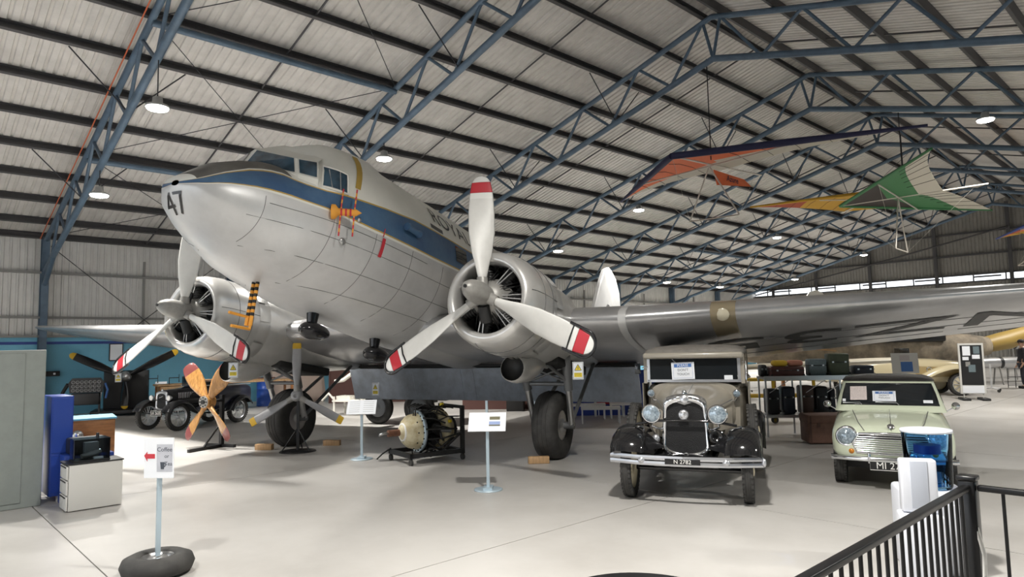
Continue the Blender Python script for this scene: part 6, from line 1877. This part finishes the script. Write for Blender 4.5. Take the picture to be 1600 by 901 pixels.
for i, (loc, lab) in enumerate((((-6.0, 33.4, .86), 'long silver tank on a stand behind the display stand'), ((-6.3, 37.5, 1.55), 'upper silver tail boom behind the display stand'))):
    e = empty('silver_tank', (loc[0], loc[1], 0), radians(47), lab, 'tank')
    z = loc[2]
    MB().lathe([(0, -2.4), (.12, -2.2), (.2, -1.6), (.22, -.6), (.22, .8), (.18, 1.6), (.06, 2.3), (0, 2.4)], (0, 0, z), (1, 0, 0), 20).build('shell', M_silver2, e)
    for x in (-.9, .3, 1.1):
        MB().lathe([(.226, -.06), (.23, 0), (.226, .06)], (x, 0, z), (1, 0, 0), 20, caps=False).build('band', M_standblack, e)
    for x in (-1.0, .9):
        for y in (-.2, .2):
            MB().cyl((x, y * 1.4, 0), (x, y * .6, z - .1), .03, n=6).build('stand_leg', M_girt, e)
e = empty('crowd_barrier', (-5.5, 31.2, 0), radians(46), 'low wire barrier panel near the onlooker', 'barrier')
for z in (.1, .4, .7):
    MB().cyl((-.7, 0, z), (.7, 0, z), .014, n=6).build('rail', M_standblack, e)
for k in range(6):
    MB().cyl((-.7 + k * .28, 0, 0), (-.7 + k * .28, 0, .72), .012, n=6).build('bar', M_standblack, e)
e = empty('trolley_jack', (-6.0, 28.3, 0), radians(40), 'small white trolley jack on castors by the cream roadster', 'jack')
MB().cyl((0, 0, .12), (0, 0, .95), .03, n=8).build('post', M_benchw, e)
for a in (30, 150, 270):
    MB().cyl((0, 0, .14), (.42 * cos(radians(a)), .42 * sin(radians(a)), .09), .025, n=8).build('leg', M_benchw, e)
    MB().cyl((.42 * cos(radians(a)), .42 * sin(radians(a)) - .02, .05), (.42 * cos(radians(a)), .42 * sin(radians(a)) + .02, .05), .05, n=12).build('castor', M_rubber, e)

# onlooker at the right edge: skin-modifier body with clothes as children
M_skin = mat('skin', (0.50, 0.30, 0.21), 0.5)
M_cloth = mat('clothes_dark', (0.02, 0.02, 0.025), 0.8)
M_jean = mat('trousers_dark', (0.025, 0.028, 0.04), 0.8)
M_hat = mat('cap_dark', (0.03, 0.025, 0.025), 0.8)
def skinned(name, verts, edges, radii, m, parent, sub=2):
    me = bpy.data.meshes.new(name)
    me.from_pydata(verts, edges, [])
    me.materials.append(m)
    o = bpy.data.objects.new(name, me)
    COL.objects.link(o); o.parent = parent
    md = o.modifiers.new('skin', 'SKIN')
    md.use_smooth_shade = True
    for i, sv in enumerate(me.skin_vertices[0].data):
        r = radii[i]
        sv.radius = r if isinstance(r, tuple) else (r, r)
        sv.use_root = (i == 0)
    sb = o.modifiers.new('sub', 'SUBSURF'); sb.levels = sub; sb.render_levels = sub
    return o
pe = empty('person', (-5.45, 30.6, 0), radians(-150), 'person in dark jacket, trousers and cap standing at the right edge', 'person')
V_ = [(0, 0, .95), (0, 0, 1.12), (0, 0, 1.32), (0, 0, 1.44), (.01, 0, 1.52), (.03, 0, 1.60), (.035, 0, 1.68)]
E_ = [(0, 1), (1, 2), (2, 3), (3, 4), (4, 5), (5, 6)]
Rr = [(.15, .11), (.14, .10), (.17, .11), (.09, .08), .055, .085, .075]
for s in (1, -1):
    b0 = len(V_)
    V_ += [(0, .18 * s, 1.40), (.02, .23 * s, 1.14), (.10, .22 * s, .90), (.14, .21 * s, .82)]
    Rr += [.062, .05, .038, .03]
    E_ += [(3, b0), (b0, b0 + 1), (b0 + 1, b0 + 2), (b0 + 2, b0 + 3)]
    for f in range(5):
        fb = len(V_)
        V_ += [(.15 + .01 * f, (.21 + (.045 if f == 0 else .018 * (f - 2.5))) * s, .775 if f else .80), (.165 + .012 * f, (.21 + (.06 if f == 0 else .018 * (f - 2.5))) * s, .735 if f else .77)]
        Rr += [.010, .008]
        E_ += [(b0 + 3, fb), (fb, fb + 1)]
    l0 = len(V_)
    V_ += [(0, .09 * s, .88), (.02, .10 * s, .48), (-.02, .10 * s, .09), (.12, .12 * s, .04)]
    Rr += [.085, .062, .042, .035]
    E_ += [(0, l0), (l0, l0 + 1), (l0 + 1, l0 + 2), (l0 + 2, l0 + 3)]
body_ = skinned('body', V_, E_, Rr, M_skin, pe)
skinned('jacket', [(0, 0, .88), (0, 0, 1.1), (0, 0, 1.32), (0, 0, 1.42), (0, .19, 1.40), (.02, .24, 1.14), (.09, .23, .93), (0, -.19, 1.40), (.02, -.24, 1.14), (.09, -.23, .93)], [(0, 1), (1, 2), (2, 3), (3, 4), (4, 5), (5, 6), (3, 7), (7, 8), (8, 9)], [(.175, .135), (.165, .125), (.19, .13), (.11, .10), .078, .066, .055, .078, .066, .055], M_cloth, pe)
skinned('trousers', [(0, 0, .92), (0, .095, .84), (.02, .10, .48), (-.01, .10, .12), (0, -.095, .84), (.02, -.10, .48), (-.01, -.10, .12)], [(0, 1), (1, 2), (2, 3), (0, 4), (4, 5), (5, 6)], [(.165, .125), .105, .08, .07, .105, .08, .07], M_jean, pe)
for s in (1, -1):
    MB().rbox((.05, .11 * s, .045), (.28, .10, .09), .035).build('shoe', M_standblack, pe)
    MB().sphere((.115, .032 * s, 1.645), (.012, .014, .010), 8, 6).build('eye', M_ink, pe)
    MB().sphere((.035, .088 * s, 1.63), (.02, .012, .03), 8, 6).build('ear', M_skin, pe)
MB().sphere((.125, 0, 1.615), (.02, .014, .022), 8, 6).build('nose', M_skin, pe)
MB().rbox((.108, 0, 1.575), (.012, .045, .010), .004).build('mouth', M_salmon, pe)
MB().lathe([(.112, 0), (.115, .03), (.10, .08), (.05, .115), (0, .12)], (.03, 0, 1.665), (0, 0, 1), 20).build('cap', M_hat, pe)
MB().rbox((.15, 0, 1.672), (.10, .15, .012), .005).build('cap_peak', M_hat, pe)

# ================================================================ foreground: railing, water cooler, black round table
M_rail = mat('railing_black', (0.008, 0.008, 0.009), 0.3, 0.2)
M_coolerw = mat('cooler_white', (0.72, 0.74, 0.80), 0.35)
M_waterblue = glass_mat('bottle_blue', (.62, .82, .97))
RC = Vector((-1.20, 4.90, 0))
def railing(name_label, a, c, h=1.0, spacing=.105):
    e = empty('railing', a, math.atan2((c - a).y, (c - a).x), name_label, 'railing', 'black steel railing panels')
    L = (c - a).length
    MB().rbox((L / 2, 0, h - .02), (L, .05, .035), .008).build('top_rail', M_rail, e)
    MB().box((L / 2, 0, h - .12), (L, .03, .02)).build('upper_rail', M_rail, e) if False else None
    MB().box((L / 2, 0, .09), (L, .03, .03)).build('bottom_rail', M_rail, e)
    k = 1
    while k * spacing < L - .05:
        MB().cyl((k * spacing, 0, .09), (k * spacing, 0, h - .03), .010, n=8).build('baluster', M_rail, e)
        k += 1
    return e
railing('black railing panel running towards the viewer', RC + Vector((-.0, -.05, 0)), Vector((-1.20, 1.9, 0)))
railing('black railing panel leading off to the right', RC + Vector((.05, 0, 0)), Vector((1.9, 4.90, 0)), spacing=.125)
e = empty('railing_post', RC, 0, 'black square railing corner post with cap', 'post')
MB().rbox((0, 0, .51), (.09, .09, 1.02), .006).build('shaft', M_rail, e)
MB().rbox((0, 0, 1.035), (.105, .105, .03), .008).build('cap', M_rail, e)
MB().box((0, 0, .008), (.16, .16, .016)).build('foot_plate', M_rail, e)
MB().tube([(.035, -.03, .75), (.07, -.05, .6), (.06, -.05, .4), (.035, -.04, .3)], .012, 6).build('cable', M_tipw, e)
wcx, wcy = -1.86, 6.47
e = empty('water_cooler', (wcx, wcy, 0), radians(-60), 'white water cooler with blue filter tank behind the railing', 'water cooler')
MB().rbox((0, 0, .325), (.46, .50, .65), .03).build('cabinet', M_coolerw, e)
MB().rbox((.235, 0, .34), (.012, .36, .44), .006).build('front_door', M_coolerw, e)
tk = MB().lathe([(.0, 0), (.165, .0), (.17, .02), (.185, .44), (.19, .46), (.178, .46), (.172, .44), (.158, .025), (0, .02)], (0, .0, .655), (0, 0, 1), 32, caps=False).build('filter_tank', M_waterblue, e)
MB().lathe([(0, 0), (.158, 0), (.166, .25), (0, .25)], (0, 0, .68), (0, 0, 1), 28).build('water', glass_mat('water_blue', (.50, .74, .96)), tk)
MB().cyl((0, 0, .93), (0, 0, 1.0), .10, n=20).build('filter_cartridge', mat('filter_navy', (.01, .03, .2), .3), tk)
MB().lathe([(0, .02), (.12, .02), (.192, .012), (.195, -.01), (.185, -.012)], (0, 0, 1.115), (0, 0, 1), 32).build('tank_lid', M_coolerw, e)
e = empty('cup_dispenser', (-1.80, 5.98, 0), radians(-62), 'white upright paper towel box on a white stand beside the cooler', 'dispenser')
MB().rbox((0, 0, .27), (.20, .30, .54), .02).build('stand_box', M_coolerw, e)
MB().rbox((0, .0, .75), (.11, .25, .40), .015).build('case', M_coolerw, e)
MB().rbox((.058, .0, .76), (.008, .12, .36), .003).build('front_window', mat('dispenser_grey', (.5, .53, .6), .3), e)
e = empty('round_table', (-1.89, 2.52, 0), 0, 'round black table top at the bottom edge of the picture', 'table')
MB().lathe([(0, .0), (.40, 0), (.42, .012), (.42, .03), (.40, .04), (0, .04)], (0, 0, .71), (0, 0, 1), 48).build('top', M_rail, e)
MB().cyl((0, 0, .02), (0, 0, .71), .035, n=14).build('pedestal', M_rail, e)
MB().lathe([(0, 0), (.26, 0), (.25, .02), (.05, .04), (0, .04)], (0, 0, 0), (0, 0, 1), 32).build('base', M_rail, e)

ft = empty('far_tail_fin', (-13.7, 32.6, 0), radians(45), 'rounded white tail fin of another aircraft behind the silver wing', 'tail fin')
MB().prism([(-.6, 0), (-.6, 3.3), (-.5, 3.85), (-.25, 4.2), (.05, 4.28), (.35, 4.15), (.55, 3.8), (.65, 3.2), (.65, 0)], .10, FR((0, 0, 0), (1, 0, 0), (0, 0, 1))).build('fin', M_white, ft)
MB().prism([(.67, 1.2), (.67, 3.3), (.85, 3.0), (.95, 2.4), (.9, 1.4)], .08, FR((0, 0, 0), (1, 0, 0), (0, 0, 1))).build('rudder', M_white, ft)
